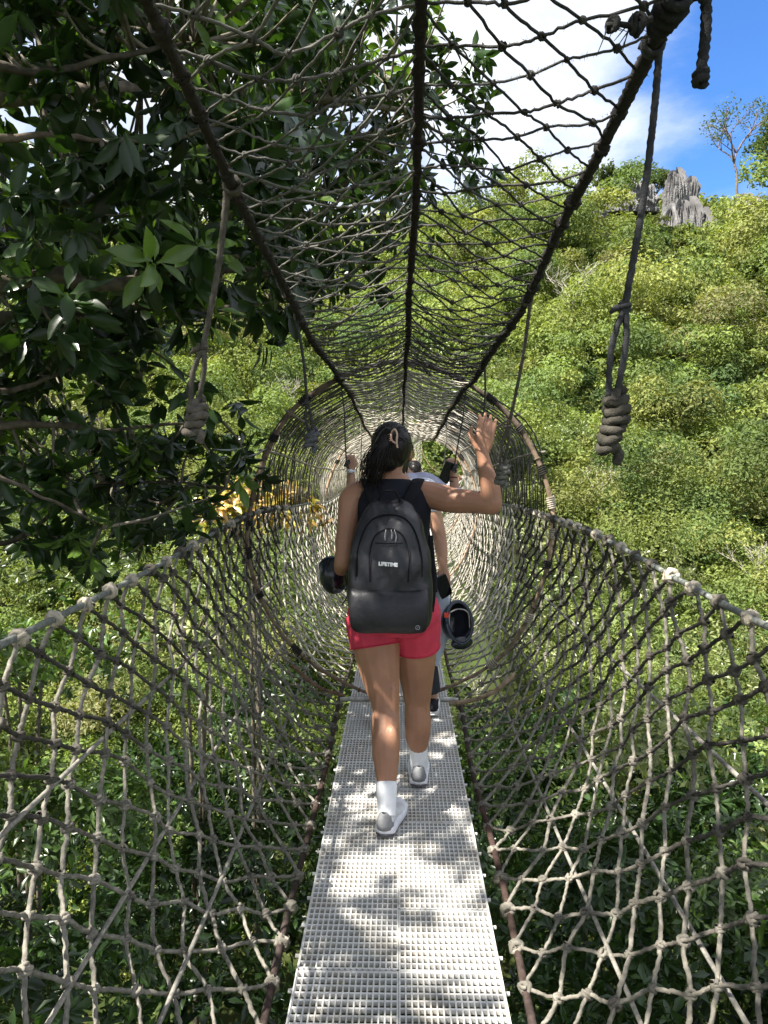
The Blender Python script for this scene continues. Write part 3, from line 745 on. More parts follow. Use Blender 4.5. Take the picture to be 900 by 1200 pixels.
# big black tie knot with its dangling tail where the right edge rope is lashed
kp = edge(np.array([1.28]), 1)[0]
root = empty('tie_knot', kp, 'thick black knot with a short dangling tail on the right edge rope', 'knot')
mb = MB()
for k, (r_, yo) in enumerate(((.017, -.03), (.021, -.012), (.019, .008), (.017, .026), (.015, .042))):
    t = np.linspace(0, 2 * np.pi, 20); mb.tube(np.stack([np.cos(t) * r_ * 1.05, yo + .006 * np.sin(t + k), np.sin(t) * r_], -1), .0075, 8, (.03, .03, .032), lobes=3, pitch=5, ref=(0, 1, 0))
mb.build('wraps', M_rope, root)
mb = MB(); mb.tube(cat_rom([(.02, -.02, .01), (.045, -.02, .005), (.052, -.015, -.02), (.050, -.015, -.07), (.046, -.015, -.105)], 8), .0085, 9, (.035, .035, .038), lobes=3, pitch=5, amp=.16)
t = np.linspace(0, 2 * np.pi * 2, 26); mb.tube(np.array([.046, -.015, -.112]) + np.stack([np.cos(t) * .008, np.sin(t) * .008, (t / t[-1] - .5) * .018], -1), .0065, 7, (.035, .035, .038), lobes=3, ref=(0, 0, 1))
mb.build('tail', M_rope, root)
# ------------------------------------------------------------------ big dark broad-leaved tree on the left
big = empty('broadleaf_tree', (-4.6, 2.6, -7.0), 'large dark glossy-leaved tree leaning over the left side of the bridge', 'tree')
BO = np.array(big.location)
LG = np.array([.019, .041, .010])
limbs = []
def limb_px(pts, r0, r1, col=(.17, .145, .11), lob=0):
    P = np.array([atY(a, b, c) for a, b, c in pts]); P = cat_rom(P, 7); n = len(P)
    P = P + np.cumsum(rng.normal(size=P.shape) * .006, 0) * .5
    r = np.linspace(r0, r1, n) * (1 + .1 * np.sin(np.arange(n) * .9)); r = r * .72; limbs.append((P, r, np.array(col) * .42)); return P
def limb_w(pts, r0, r1, col=(.15, .125, .10)):
    P = cat_rom(np.array(pts, float), 6); n = len(P); limbs.append((P, np.linspace(r0, r1, n), col)); return P
limb_w([(-4.6, 2.6, -7), (-4.5, 2.7, -3), (-4.1, 2.9, -.5), (-3.9, 3.0, 1.2), (-3.6, 2.9, 2.6), (-3.2, 2.6, 4.0), (-2.6, 2.2, 5.4)], .24, .08)
limb_px([(-260, 360, 2.6), (-60, 350, 2.7), (60, 325, 2.8), (115, 335, 2.85), (180, 330, 3.0), (260, 318, 3.3), (350, 330, 3.7)], .055, .018, (.24, .21, .16))
limb_px([(-200, 400, 3.0), (-40, 380, 3.2), (60, 372, 3.4), (150, 362, 3.6), (230, 372, 3.8), (330, 360, 4.2)], .05, .018, (.20, .17, .13))
limb_px([(-180, 120, 2.7), (-40, 82, 2.5), (50, 92, 2.6), (130, 76, 2.7), (230, 60, 3.0)], .028, .010)
limb_px([(-180, 140, 2.8), (-30, 165, 2.5), (60, 162, 2.6), (128, 168, 2.7)], .022, .012, (.30, .24, .17))
limb_px([(-150, 250, 2.8), (0, 235, 3.0), (100, 232, 3.2), (200, 215, 3.4), (330, 180, 4.2), (440, 150, 5.2)], .045, .012)
limb_px([(-150, 520, 3.2), (0, 500, 3.4), (70, 498, 3.5), (110, 508, 3.6), (160, 505, 3.7), (260, 498, 4.0)], .030, .008, (.24, .20, .15))
limb_px([(-150, 430, 3.0), (0, 460, 3.3), (60, 440, 3.4), (130, 415, 3.5)], .022, .007, (.26, .22, .17))
limb_px([(-120, 520, 2.8), (0, 560, 3.0), (60, 590, 3.1), (120, 620, 3.3)], .016, .006, (.24, .2, .16))
limb_px([(-120, 600, 3.4), (0, 640, 3.6), (90, 575, 3.8), (180, 565, 4.0), (270, 575, 4.3)], .022, .006)
limb_px([(160, 395, 3.6), (200, 425, 3.7), (240, 450, 3.8)], .010, .004, (.28, .23, .18))
limb_px([(150, 360, 3.5), (200, 340, 3.5), (290, 300, 3.5), (360, 255, 3.5)], .016, .005, (.26, .22, .17))
limb_w([(-3.6, 2.9, 2.6), (-2.2, 3.6, 3.1), (-1.0, 4.6, 3.6), (.1, 5.6, 3.9)], .07, .02)
limb_w([(-3.2, 2.6, 4.0), (-2.0, 1.8, 4.9), (-.8, 1.0, 5.2), (.2, .6, 5.3)], .06, .015)
limb_w([(-3.4, 2.7, 3.2), (-5.0, .8, 4.4), (-6.5, -1.5, 5.0), (-7.4, -3.5, 5.2)], .07, .02)
limb_w([(-3.4, 2.7, 3.2), (-3.0, 1.2, 4.2), (-2.6, -.4, 4.8), (-2.0, -1.8, 5.0)], .06, .015)
limb_w([(-3.3, 2.7, 3.6), (-2.8, 3.4, 4.8), (-2.2, 4.4, 5.4), (-1.4, 5.2, 5.6)], .05, .015)
ALLP = np.vstack([l[0] for l in limbs])
wd = MB(); 
for P, r, c in limbs: wd.tube(P, r, 9, c)
# clusters: region in the picture's left part plus an unseen canopy overhead, widened for its shade
cl = []
def region(n, x0, x1, y0, y1, d0, d1, keep=lambda a, b: True):
    k = 0
    while k < n:
        a, b, c = rng.uniform(x0, x1), rng.uniform(y0, y1), rng.uniform(d0, d1)
        if keep(a, b): cl.append(atY(a, b, c)); k += 1
bottom = lambda a: np.interp(a, [0, 100, 200, 300, 350, 400, 470, 560, 600], [440, 420, 405, 392, 370, 330, 280, 205, 150])
gap = lambda a, b: not ((95 < a < 180 and 95 < b < 170) or (190 < a < 260 and 10 < b < 50) or (a < 62 and 72 < b < 205) or (a < 60 and 150 < b < 185 ))
region(135, -60, 350, -60, 410, 2.6, 4.2, lambda a, b: b < bottom(a) and gap(a, b))
region(190, -80, 470, -80, 400, 4.0, 6.5, lambda a, b: b < bottom(a) - 5 and gap(a, b))
region(95, 250, 570, -40, 300, 4.6, 6.8, lambda a, b: b < bottom(a))
region(20, -60, 330, 405, 480, 3.3, 5.0, lambda a, b: rng.uniform() < (.9 if a < 140 else .12))
region(62, -60, 300, 480, 660, 3.4, 5.5, lambda a, b: (a < 150 and b < 560) or (140 < a < 292 and 510 < b < 650 and not (175 < a < 300 and b > 600)) or (b > 560 and a < 130))
cl = np.array(cl)
ov = []
while len(ov) < 2300:
    p = np.array([rng.uniform(-11, 1.2), rng.uniform(-7, 5.2), rng.uniform(3.6, 6.4)])
    e = ((p[0] + 4.9) / 6.1) ** 2 + ((p[1] + .8) / 6.0) ** 2
    if e < 1 + rng.normal() * .1: ov.append(p)
ov = np.array(ov)
# keep overhead clusters outside the open-sky part of the view
q = (ov - EYE) @ CR; vis = q[:, 2] < -.2
px = 450 + 900 * q[:, 0] / -q[:, 2]; py = 600 - 900 * q[:, 1] / -q[:, 2]
ov = ov[~(vis & (py > -90) & (px > -40))]
allc = np.vstack([cl, ov]); tw = MB()
near = []
for p in allc:
    d = ALLP - p; i = int(np.argmin((d ** 2).sum(1) + (np.abs(d[:, 2]) * .2)))
    a = ALLP[i]; v = p - a; ln = np.linalg.norm(v)
    if ln > 1.5: a = p - v / ln * rng.uniform(.5, .9); ln = 1
    m_ = (a + p) / 2 + rng.normal(size=3) * .06 * ln + np.array([0, 0, -.05 * ln])
    tw.tube(cat_rom([a, m_, p], 4), np.linspace(.009, .0035, 9), 5, jit((.16, .14, .11), .3)); near.append(nrm((p - m_)[None])[0])
ax = nrm(np.array(near) + rand_dirs(len(near)) * .5 + np.array([0, 0, .1]))
lf = MB(); bc = LG[None] * rng.uniform(.6, 1.5, (len(allc), 1)) * np.array([1, 1, 1]) 
sun_clumps = rng.uniform(size=len(allc)) < .14
bc[sun_clumps] = np.array([.10, .17, .03])  # random clusters in a brighter leaf colour to read as sunlit clumps
# side shoots behind each tip
for k in range(3):
    c2 = allc + (rng.normal(size=allc.shape) * .13 - ax * .05) * (0 if k == 0 else 1)
    rosettes(lf, c2, nrm(ax + rand_dirs(len(ax)) * (.1 if k == 0 else .8)), 11, .118, bc, .3)
big_tr = wd.build('trunk', M_bark, big, local=BO); tw.build('twigs', M_bark, big, local=BO); lf.build('crown', M_leaf, big, local=BO)
print('big tree clusters', len(allc))

# ------------------------------------------------------------------ shrubs and saplings in the ravine
def shrub_proto(kind, loc, label, group, size, nros, leaf, cols, stem=3.0):
    root = empty({'b': 'broadleaf_shrub', 'f': 'fine_leaved_shrub', 'y': 'dry_shrub'}[kind], loc, label, 'shrub', group)
    n = nros; d = rand_dirs(n); d[:, 2] = np.abs(d[:, 2]) * .9 - .2
    p = d * (size * rng.uniform(.35, 1.0, n) ** .6)[:, None] * np.array([1, 1, .85])
    lf = MB(); bc = np.array(cols)[rng.integers(0, len(cols), n)] * rng.uniform(.7, 1.35, (n, 1))
    rosettes(lf, p, nrm(d + rand_dirs(n) * .4 + np.array([0, 0, .3])), 9, leaf, bc, .25)
    st = MB()
    for i in range(3):
        e = p[rng.integers(0, n)]; st.tube(cat_rom([(rng.normal() * .05, rng.normal() * .05, -stem), (e[0] * .3, e[1] * .3, -size), tuple(e)], 6), np.linspace(.03, .006, 13), 5, (.14, .12, .09))
    for q in p[::3]:
        st.tube([q * .45, q], [.008, .003], 4, (.2, .17, .13))
    lf.build('foliage', M_leaf, root); st.build('stems', M_bark, root)
    return root
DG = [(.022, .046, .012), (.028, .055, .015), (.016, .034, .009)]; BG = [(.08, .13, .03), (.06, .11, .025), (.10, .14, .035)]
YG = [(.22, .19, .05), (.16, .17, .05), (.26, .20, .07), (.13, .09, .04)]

LEAF2 = (LEAF[0][[0, 1, 2, 9, 10, 11, 15, 16, 17]], np.array([(0, 1, 4, 3), (1, 2, 5, 4), (3, 4, 7, 6), (4, 5, 8, 7)]), None)
def undergrowth(name, label, pts, size, nros, leaf, cols, nl=8):
    global LEAF
    lf = MB(); keep = LEAF; LEAF = LEAF2
    for (x, y, z, s_) in pts:
        d = rand_dirs(nros); d[:, 2] = np.abs(d[:, 2]) * .9 - .25
        p = np.array([x, y, z]) + d * (size * s_ * rng.uniform(.3, 1.0, nros) ** .6)[:, None] * np.array([1, 1, .85])
        bc = np.array(cols)[rng.integers(0, len(cols))] * rng.uniform(.7, 1.4, (nros, 1)) * rng.uniform(.8, 1.25)
        rosettes(lf, p, nrm(d + rand_dirs(nros) * .4 + np.array([0, 0, .3])), nl, leaf, bc, .25)
    LEAF = keep
    return tag(lf.build(name, M_leaf), label, None, None, 'stuff')
P1 = []
for x in np.arange(-6.0, 6.5, 1.15):
    for y in np.arange(-.4, 11.5, 1.1):
        if x > 1.4 and y > 4.5 and x - 1.4 > (9 - y) * .45: continue
        if x < -3.5 and y > 8: continue
        xx, yy = x + rng.uniform(-.5, .5), y + rng.uniform(-.5, .5)
        P1.append((xx, yy, -2.35 - .3 * max(0, abs(xx) - 3) * (xx > 0) + rng.uniform(-.6, .5) - (.5 if abs(xx) < 1.3 else 0), rng.uniform(.85, 1.35)))
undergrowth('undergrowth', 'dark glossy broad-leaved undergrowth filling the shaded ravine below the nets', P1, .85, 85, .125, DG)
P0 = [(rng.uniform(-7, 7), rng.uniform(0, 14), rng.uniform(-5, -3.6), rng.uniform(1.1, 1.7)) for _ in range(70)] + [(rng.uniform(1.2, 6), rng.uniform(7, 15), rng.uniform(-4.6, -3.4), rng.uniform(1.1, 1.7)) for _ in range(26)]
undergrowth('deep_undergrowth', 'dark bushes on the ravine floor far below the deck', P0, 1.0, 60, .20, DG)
P2 = [(-2.6, 7.4, -.5, 1.2), (-3.3, 5.6, -1.1, 1.1), (-2.4, 5.4, -1.2, .9), (2.9, 8.6, -1.5, 1.2), (3.8, 8.4, -1.7, 1.2), (2.4, 7.1, -1.3, .9), (4.7, 7.2, -2.0, 1.2), (2.1, 10.2, -1.0, 1.1), (3.3, 10.8, -1.1, 1.3),
      (-2.3, 10.6, -.4, 1.2), (-3.6, 9.6, -.2, 1.4), (-1.6, 12.2, -.5, 1.2), (2.4, 12.6, -.8, 1.2), (2.6, 5.7, -1.9, .9), (3.6, 6.2, -2.1, 1.0), (5.6, 9.4, -2.0, 1.4), (4.8, 11.6, -1.6, 1.5), (-4.6, 7.2, -.9, 1.3), (-5.0, 10.5, -.1, 1.6),
      (-1.6, 15.5, -.4, 1.0), (2.6, 15.4, -.2, 1.0), (1, 25.5, 2.5, 1.5), (3.8, 25.2, 2.7, 1.5), (5.4, 23.6, 2, 1.5), (-1, 23.8, 1.9, 1.4), (2.4, 28, 3.9, 2), (6.8, 8.2, -3.2, 1.4), (6.2, 6.4, -3.4, 1.3), (7.4, 10.5, -2.4, 1.7), (6.6, 12.8, -1.7, 1.7), (8.6, 12.2, -2.2, 1.8), (0, 14, -2.4, 1.6), (0, 11.8, -2.6, 1.6), (.6, 16.4, -1.9, 1.6), (-6.2, 8.6, -.6, 1.5), (-6.6, 12.0, .4, 1.9), (-3.4, 13.0, .3, 1.6), (4.4, 14.0, -.8, 1.6)]
DARKER = [p for p in P2 if p[0] < -1.0]; P2 = [p for p in P2 if p[0] >= -1.0]  # left bushes get darker greens, tree shade put into the leaf colour
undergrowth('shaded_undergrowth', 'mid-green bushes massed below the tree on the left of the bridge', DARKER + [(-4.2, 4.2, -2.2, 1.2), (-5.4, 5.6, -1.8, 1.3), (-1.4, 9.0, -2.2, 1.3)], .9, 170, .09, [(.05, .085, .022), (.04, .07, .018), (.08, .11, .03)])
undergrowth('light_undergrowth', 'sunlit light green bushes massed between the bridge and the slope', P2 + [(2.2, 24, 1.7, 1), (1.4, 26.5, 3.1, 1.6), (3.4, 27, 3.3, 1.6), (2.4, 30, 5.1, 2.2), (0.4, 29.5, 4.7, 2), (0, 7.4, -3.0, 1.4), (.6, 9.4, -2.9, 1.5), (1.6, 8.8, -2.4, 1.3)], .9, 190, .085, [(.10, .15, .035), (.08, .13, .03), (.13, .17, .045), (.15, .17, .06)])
b1 = shrub_proto('b', (2.45, 3.75, -.75), 'broad-leaved sunlit bush poking up beside the right net', None, .62, 60, .15, [(.05, .10, .02), (.07, .13, .025)], 5)
y1 = shrub_proto('y', (-1.48, 8.0, .85), 'dry yellow-brown shrub seen through the left upper net behind the hoop', None, .70, 150, .11, [(.34, .26, .05), (.28, .26, .05), (.36, .22, .06), (.16, .10, .04)], 5)
y2 = shrub_proto('y', (-2.0, 7.3, -.35), 'pale dusty shrub left of the first hoop, below the dark branches', None, .75, 130, .075, [(.22, .23, .10), (.16, .2, .07)], 5)
y3 = shrub_proto('f', (-3.15, 6.2, -.2), 'bright green bush under the tree branches at far left', None, .6, 130, .08, [(.12, .2, .04), (.09, .15, .03)], 5)
# ------------------------------------------------------------------ people
def remeshed(mb, name, mat, parent, voxel, it=3, colf=None, col=(1, 1, 1), local=None, cut=None):
    tmp = mb.build('temporary', mat, None)
    a = tmp.modifiers.new('r', 'REMESH'); a.mode = 'VOXEL'; a.voxel_size = voxel
    b = tmp.modifiers.new('s', 'SMOOTH'); b.factor = .5; b.iterations = it
    dg = bpy.context.evaluated_depsgraph_get(); dg.update()
    me = bpy.data.meshes.new_from_object(tmp.evaluated_get(dg)); old = tmp.data
    bpy.data.objects.remove(tmp); bpy.data.meshes.remove(old)
    n = len(me.vertices); co = np.zeros(n * 3, np.float32); me.vertices.foreach_get('co', co); co = co.reshape(-1, 3)
    for at in list(me.color_attributes): me.color_attributes.remove(at)
    c = colf(co) if colf else np.broadcast_to(np.array(col, float), (n, 3))
    ca = me.color_attributes.new('Col', 'FLOAT_COLOR', 'POINT'); ca.data.foreach_set('color', np.hstack([c, np.ones((n, 1))]).astype(np.float32).ravel())
    if local is not None: me.vertices.foreach_set('co', (co - np.array(local)).astype(np.float32).ravel())
    me.polygons.foreach_set('use_smooth', np.ones(len(me.polygons), bool)); me.materials.clear(); me.materials.append(mat); me.name = name; me.update()
    o = bpy.data.objects.new(name, me); COL.objects.link(o)
    if parent is not None: o.parent = parent
    return o
def ball(mb, c, r, k=12, col=(1, 1, 1)):
    c = np.asarray(c, float); r = np.broadcast_to(np.asarray(r, float), (3,)); ph = np.linspace(.12, np.pi - .12, k); th = np.linspace(0, 2 * np.pi, k + 4, endpoint=False)
    mb.rings([np.stack([c[0] + r[0] * np.sin(p) * np.cos(th), c[1] + r[1] * np.sin(p) * np.sin(th), np.full(len(th), c[2] + r[2] * np.cos(p))], -1) for p in ph], col)
def limb(mb, P, r, seg=6, sides=14, ref=None, flat=None, ends=True):
    P = np.array(P, float); r = np.array(r, float); Q = cat_rom(np.hstack([P, r[:, None]]), seg)
    mb.tube(Q[:, :3], np.maximum(Q[:, 3], .002), sides, ref=ref, flat=flat)
    if ends: ball(mb, P[0], r[0] * .96); ball(mb, P[-1], r[-1] * .96)
def torso(mb, sec, k=28):
    """sec: (x, y, z, rx, ry)"""
    Q = cat_rom(np.array(sec, float), 5); th = np.linspace(0, 2 * np.pi, k, endpoint=False)
    mb.rings([np.stack([q[0] + q[3] * np.sign(np.cos(th)) * np.abs(np.cos(th)) ** .88, q[1] + q[4] * np.sin(th), np.full(k, q[2])], -1) for q in Q])
def head(mb, c, yaw=0.0, s=1.0):
    c = np.array(c, float); cy, sy = math.cos(yaw), math.sin(yaw)
    f = lambda x, y, z: c + np.array([x * cy - y * sy, x * sy + y * cy, z]) * s
    ball(mb, f(0, -.012, .02), (.076 * s, .093 * s, .098 * s), 16)
    ball(mb, f(0, .025, -.045), (.056 * s, .062 * s, .068 * s), 14)
    limb(mb, [f(0, .082, .018), f(0, .098, -.018), f(0, .102, -.028)], [.008, .011, .013])
    for sx in (-1, 1):
        ball(mb, f(sx * .079, .0, -.012), (.012 * s, .020 * s, .032 * s), 10)
        ball(mb, f(sx * .03, .074, .012), (.014, .008, .008), 8)
        limb(mb, [f(sx * .014, .082, -.058), f(0, .090, -.058)], [.007, .009])
    ball(mb, f(0, .074, -.095), (.02, .018, .016), 8)
def hand_open(mb, wr, up, side, fwd, sgn, s=1.0):
    """open hand, back towards the viewer. up = along fingers, side = towards the thumb, fwd = palm normal"""
    wr, up, side, fwd = (np.array(v, float) for v in (wr, up, side, fwd))
    f = lambda a, b, c: wr + (up * a + side * b + fwd * c) * s
    for b in (-.026, -.009, .009, .026): limb(mb, [f(0, b * .62, 0), f(.04, b * .95, -.002), f(.078, b, 0)], [.014, .014, .0115], sides=10)
    for b, ln, tl in ((.029, .062, .10), (.010, .070, .03), (-.010, .065, -.06), (-.028, .052, -.2)):
        k = ln / .07; d = b * 1.0
        limb(mb, [f(.078, b, 0), f(.078 + .030 * k, b + tl * .012, .003), f(.078 + .052 * k, b + tl * .02, .012), f(.078 + ln, b + tl * .03, .026)], [.0098, .0086, .0080, .0066], sides=10)
    limb(mb, [f(.012, .022, .004), f(.038, .046, .010), f(.062, .056, .014), f(.084, .054, .018)], [.015, .012, .0095, .0075], sides=10)
def hand_grip(mb, wr, up, side, fwd, rope_c, s=1.0):
    """fist closed round a rope standing in front of the palm"""
    wr, up, side, fwd = (np.array(v, float) for v in (wr, up, side, fwd))
    f = lambda a, b, c: wr + (up * a + side * b + fwd * c) * s
    for b in (-.022, -.007, .007, .022): limb(mb, [f(0, b * .7, 0), f(.045, b, -.004), f(.074, b, 0)], [.014, .014, .011], sides=10)
    for i, b in enumerate((-.026, -.009, .008, .025)):
        limb(mb, [f(.074, b, 0), f(.090, b, .020), f(.078, b, .040), f(.056, b, .040), f(.050, b, .026)], [.0100, .0092, .0086, .008, .007], sides=10)
    limb(mb, [f(.012, .022, .006), f(.036, .038, .022), f(.058, .034, .038), f(.068, .020, .048)], [.014, .012, .010, .008], sides=10)

SK1 = np.array([.36, .185, .115]); SK2 = np.array([.42, .235, .155])
def shoe(parent, loc, ank, toe, name, cols, hard=None, lift=0.0, s=1.0):
    """toe = unit direction; heel sits below the ankle"""
    ank = np.array(ank, float); d = nrm(np.array([[toe[0], toe[1], 0.0]]))[0]; sd = np.array([-d[1], d[0], 0])
    base = np.array([ank[0], ank[1], ank[2] - .095 * s]) - d * .055 * s
    up_, mid_, out_, heel_ = cols
    st = np.array([(-.000, .022, .075), (.02, .034, .094), (.055, .036, .098), (.095, .037, .088), (.14, .043, .068), (.19, .047, .052), (.235, .040, .043), (.262, .020, .034)]) * s
    th = np.linspace(0, 2 * np.pi, 20, endpoint=False)
    up = MB(); rg = []
    for x, w_, h in st:
        c = base + d * x + np.array([0, 0, .026 * s + (h - .026 * s) / 2])
        rg.append(c + sd * (w_ * np.cos(th))[:, None] + np.array([0, 0, 1.0]) * ((h - .020 * s) / 2 * np.sin(th) * 1.0)[:, None])
    up.rings(rg)
    sh = remeshed(up, 'shoe', M_cloth, parent, .004, 2, col=up_, local=loc)
    def sole(z0, z1, ex, nm, col):
        m = MB(); k = 26; prof = []
        xs_ = np.concatenate([np.linspace(-.010, .270, k)]) * s
        wd = np.interp(xs_, st[:, 0], st[:, 1]) + ex; wd[0] *= .45; wd[-1] *= .35; wd[1] *= .8; wd[-2] *= .8
        L_ = [base + d * x + sd * w_ for x, w_ in zip(xs_, wd)] + [base + d * x - sd * w_ for x, w_ in zip(xs_[::-1], wd[::-1])]
        L_ = np.array(L_); rk = .012 * s * np.clip((xs_ / s - .2) / .07, 0, 1) ** 2 + .008 * s * np.clip((.02 - xs_ / s) / .03, 0, 1)
        rk = np.concatenate([rk, rk[::-1]])
        a = L_.copy(); a[:, 2] += z0 + rk; b = L_.copy(); b[:, 2] += z1 + rk; cc = L_.mean(0)
        ai = cc + (a - cc) * np.array([.96, .96, 1]); bi = cc + (b - cc) * np.array([.95, .95, 1])
        m.rings([ai, a + np.array([0, 0, .003]), b - np.array([0, 0, .004]), bi], col); return m.build(nm, M_cloth, sh, local=loc)
    sole(.012 * s, .040 * s, .006, 'midsole', mid_); sole(0.001, .015 * s, .003, 'outsole', out_)
    hc = MB(); rg = []
    for h, w_, b_ in ((.034, .037, .004), (.055, .037, .005), (.075, .032, .004), (.092, .024, -.001), (.100, .014, -.004)):
        t = np.linspace(-1.25, 1.25, 13); rg.append(base + np.array([0, 0, h * s]) + sd * (w_ * s * np.sin(t))[:, None] - d * ((b_ + .010 - .055 * (1 - np.cos(t))) * s)[:, None])
    rg = np.array(rg); inner = rg + d * .004
    full = np.concatenate([rg, inner[:, ::-1]], 1); hc.rings(full, heel_ if heel_ is not None else up_); hc.build('heel_counter', M_cloth, sh, local=loc)
    return sh

def strands(mb, roots, ends, mids, n, r0, col, spread):
    for i in range(n):
        t = rng.uniform(0, 1); a = roots(t); b = mids(t); c = ends(t) + rng.normal(size=3) * spread
        mb.tube(cat_rom([a, b + rng.normal(size=3) * spread * .4, c], 5), np.linspace(r0, r0 * .25, 11), 5, np.array(col) * rng.uniform(.6, 1.8))

# ================= the woman in front
W0 = np.array([-.01, 3.24, 0.0])
woman = empty('person', W0, 'woman with black backpack and red shorts walking away, right hand raised to a rope', 'person')
hl, hr = np.array([-.118, 3.24, .82]), np.array([.066, 3.24, .82])
kl, kr = atY(452, 832, 3.15), atY(489, 826, 3.37)
al, ar = atY(452, 944, 3.06), atY(491, 888, 3.47)
al = atZ(453, 984, 0.0) + (0, .06, .097); ar = atZ(491, 926, 0.0) + (0, .06, .097)
bd = MB()
torso(bd, [(-.026, 3.24, .74, .15, .10), (-.026, 3.235, .82, .178, .118), (-.026, 3.24, .90, .168, .108), (-.027, 3.25, 1.02, .130, .088), (-.028, 3.25, 1.14, .138, .094), (-.028, 3.25, 1.26, .152, .098), (-.028, 3.255, 1.335, .150, .078), (-.030, 3.26, 1.385, .085, .055), (-.032, 3.262, 1.42, .054, .05)])
limb(bd, [(-.032, 3.262, 1.38), (-.034, 3.27, 1.44), (-.036, 3.28, 1.48)], [.052, .046, .048])
head(bd, (-.034, 3.285, 1.515), .10)
for h, k, a, f in ((hl, kl, al, 1.06), (hr, kr, ar, 1.0)):
    limb(bd, [h + (0, 0, -.01), h * .72 + k * .28, h * .38 + k * .62, k + (0, 0, .02), k * .88 + a * .12], [.104 * f, .099 * f, .080 * f, .060, .055])
    m1 = k * .70 + a * .30; m2 = k * .42 + a * .58
    limb(bd, [k + (0, -.004, .01), m1 + (0, -.014, 0), m2 + (0, -.006, 0), k * .16 + a * .84, a], [.056, .0600, .050, .0335, .031])
    for sx in (-1, 1):
        q_ = m1 * .75 + m2 * .25; ball(bd, q_ + (sx * .024, -.030, .01 * sx), (.034, .036, .082)); limb(bd, [k + (sx * .030, -.030, .10), k + (sx * .034, -.040, .02), k + (sx * .030, -.034, -.05)], [.020, .013, .016])
    limb(bd, [a, a + (0, .06, -.055), a + (0, .13, -.07)], [.030, .026, .020])
sL, sR = np.array([-.200, 3.25, 1.325]), np.array([.138, 3.25, 1.330])
eL_, wL_ = np.array([-.232, 3.16, 1.055]), np.array([-.262, 3.36, .985])
eR_ = atY(577, 592, 3.10); wR_ = atY(565, 529, 3.13)
limb(bd, [(-.09, 3.255, 1.355), sL + (.01, 0, .0), sL * .7 + eL_ * .3 + (-.004, 0, 0), eL_], [.045, .055, .047, .038]); limb(bd, [eL_, eL_ * .6 + wL_ * .4, wL_], [.038, .036, .024])
hand_grip(bd, wL_, nrm(np.array([[-.2, 1, -.1]]))[0], np.array([.5, .1, .85]), np.array([-.85, -.1, .5]), None)
limb(bd, [(.03, 3.255, 1.35), sR + (-.01, 0, 0), sR * .66 + eR_ * .34 + (0, 0, -.008), sR * .3 + eR_ * .7, eR_], [.046, .058, .054, .048, .041])
limb(bd, [eR_, eR_ * .68 + wR_ * .32 + (.004, 0, 0), eR_ * .3 + wR_ * .7, wR_], [.041, .041, .031, .0235])
hu = nrm((atY(571, 495, 3.15) - wR_)[None])[0]; hs = nrm(np.cross(hu, np.array([0, -1.0, 0]))[None])[0]
if hs[0] > 0: hs = -hs
hand_open(bd, wR_ + hu * .004, hu, hs, np.array([0, 1.0, 0]), 1, 1.04)
remeshed(bd, 'body', M_skin, woman, .0042, 4, col=SK1, local=W0)
for sx in (-1, 1):
    e = MB(); ball(e, np.array([-.034, 3.285, 1.515]) + np.array([sx * .03 - .008, .081, .012]), .009, 8); 
    e.build('eye', M_gloss, woman, local=W0)
# shorts
sh = MB()
torso(sh, [(-.024, 3.235, .745, .172, .115), (-.022, 3.23, .82, .200, .130), (-.024, 3.235, .90, .180, .120), (-.026, 3.245, .985, .146, .100)])
for h, k, f in ((hl, kl, 1.06), (hr, kr, 1.02)):
    limb(sh, [h + (0, 0, .0), h * .84 + k * .16, h * .66 + k * .34], [.110 * f, .110 * f, .104 * f], ends=False)
for sx in (-.088, .052): ball(sh, (sx, 3.175, .815), (.088, .075, .085))
remeshed(sh, 'shorts', M_cloth, woman, .005, 4, col=(.58, .055, .095), local=W0)
for h, k, f in ((hl, kl, 1.06), (hr, kr, 1.02)):
    m = MB(); c = h * .67 + k * .33; th = np.linspace(0, 2 * np.pi, 40); ax_ = nrm((k - h)[None])[0]; u = nrm(np.cross(ax_, [0, 1, 0])[None])[0]; v = np.cross(ax_, u)
    m.tube(c + (u * np.cos(th)[:, None] + v * np.sin(th)[:, None]) * .1035 * f, .0035, 6, (.46, .034, .065), ref=tuple(ax_)); m.build('hem', M_cloth, woman, local=W0)
# sleeveless top
tp = MB()
torso(tp, [(-.026, 3.245, .955, .150, .102), (-.027, 3.25, 1.04, .142, .098), (-.028, 3.25, 1.14, .150, .104), (-.028, 3.25, 1.26, .163, .110), (-.028, 3.255, 1.335, .160, .092), (-.029, 3.258, 1.372, .128, .074), (-.030, 3.26, 1.392, .082, .062), (-.030, 3.26, 1.400, .060, .056)])
remeshed(tp, 'sleeveless_top', M_cloth, woman, .006, 2, col=(.014, .015, .022), local=W0)
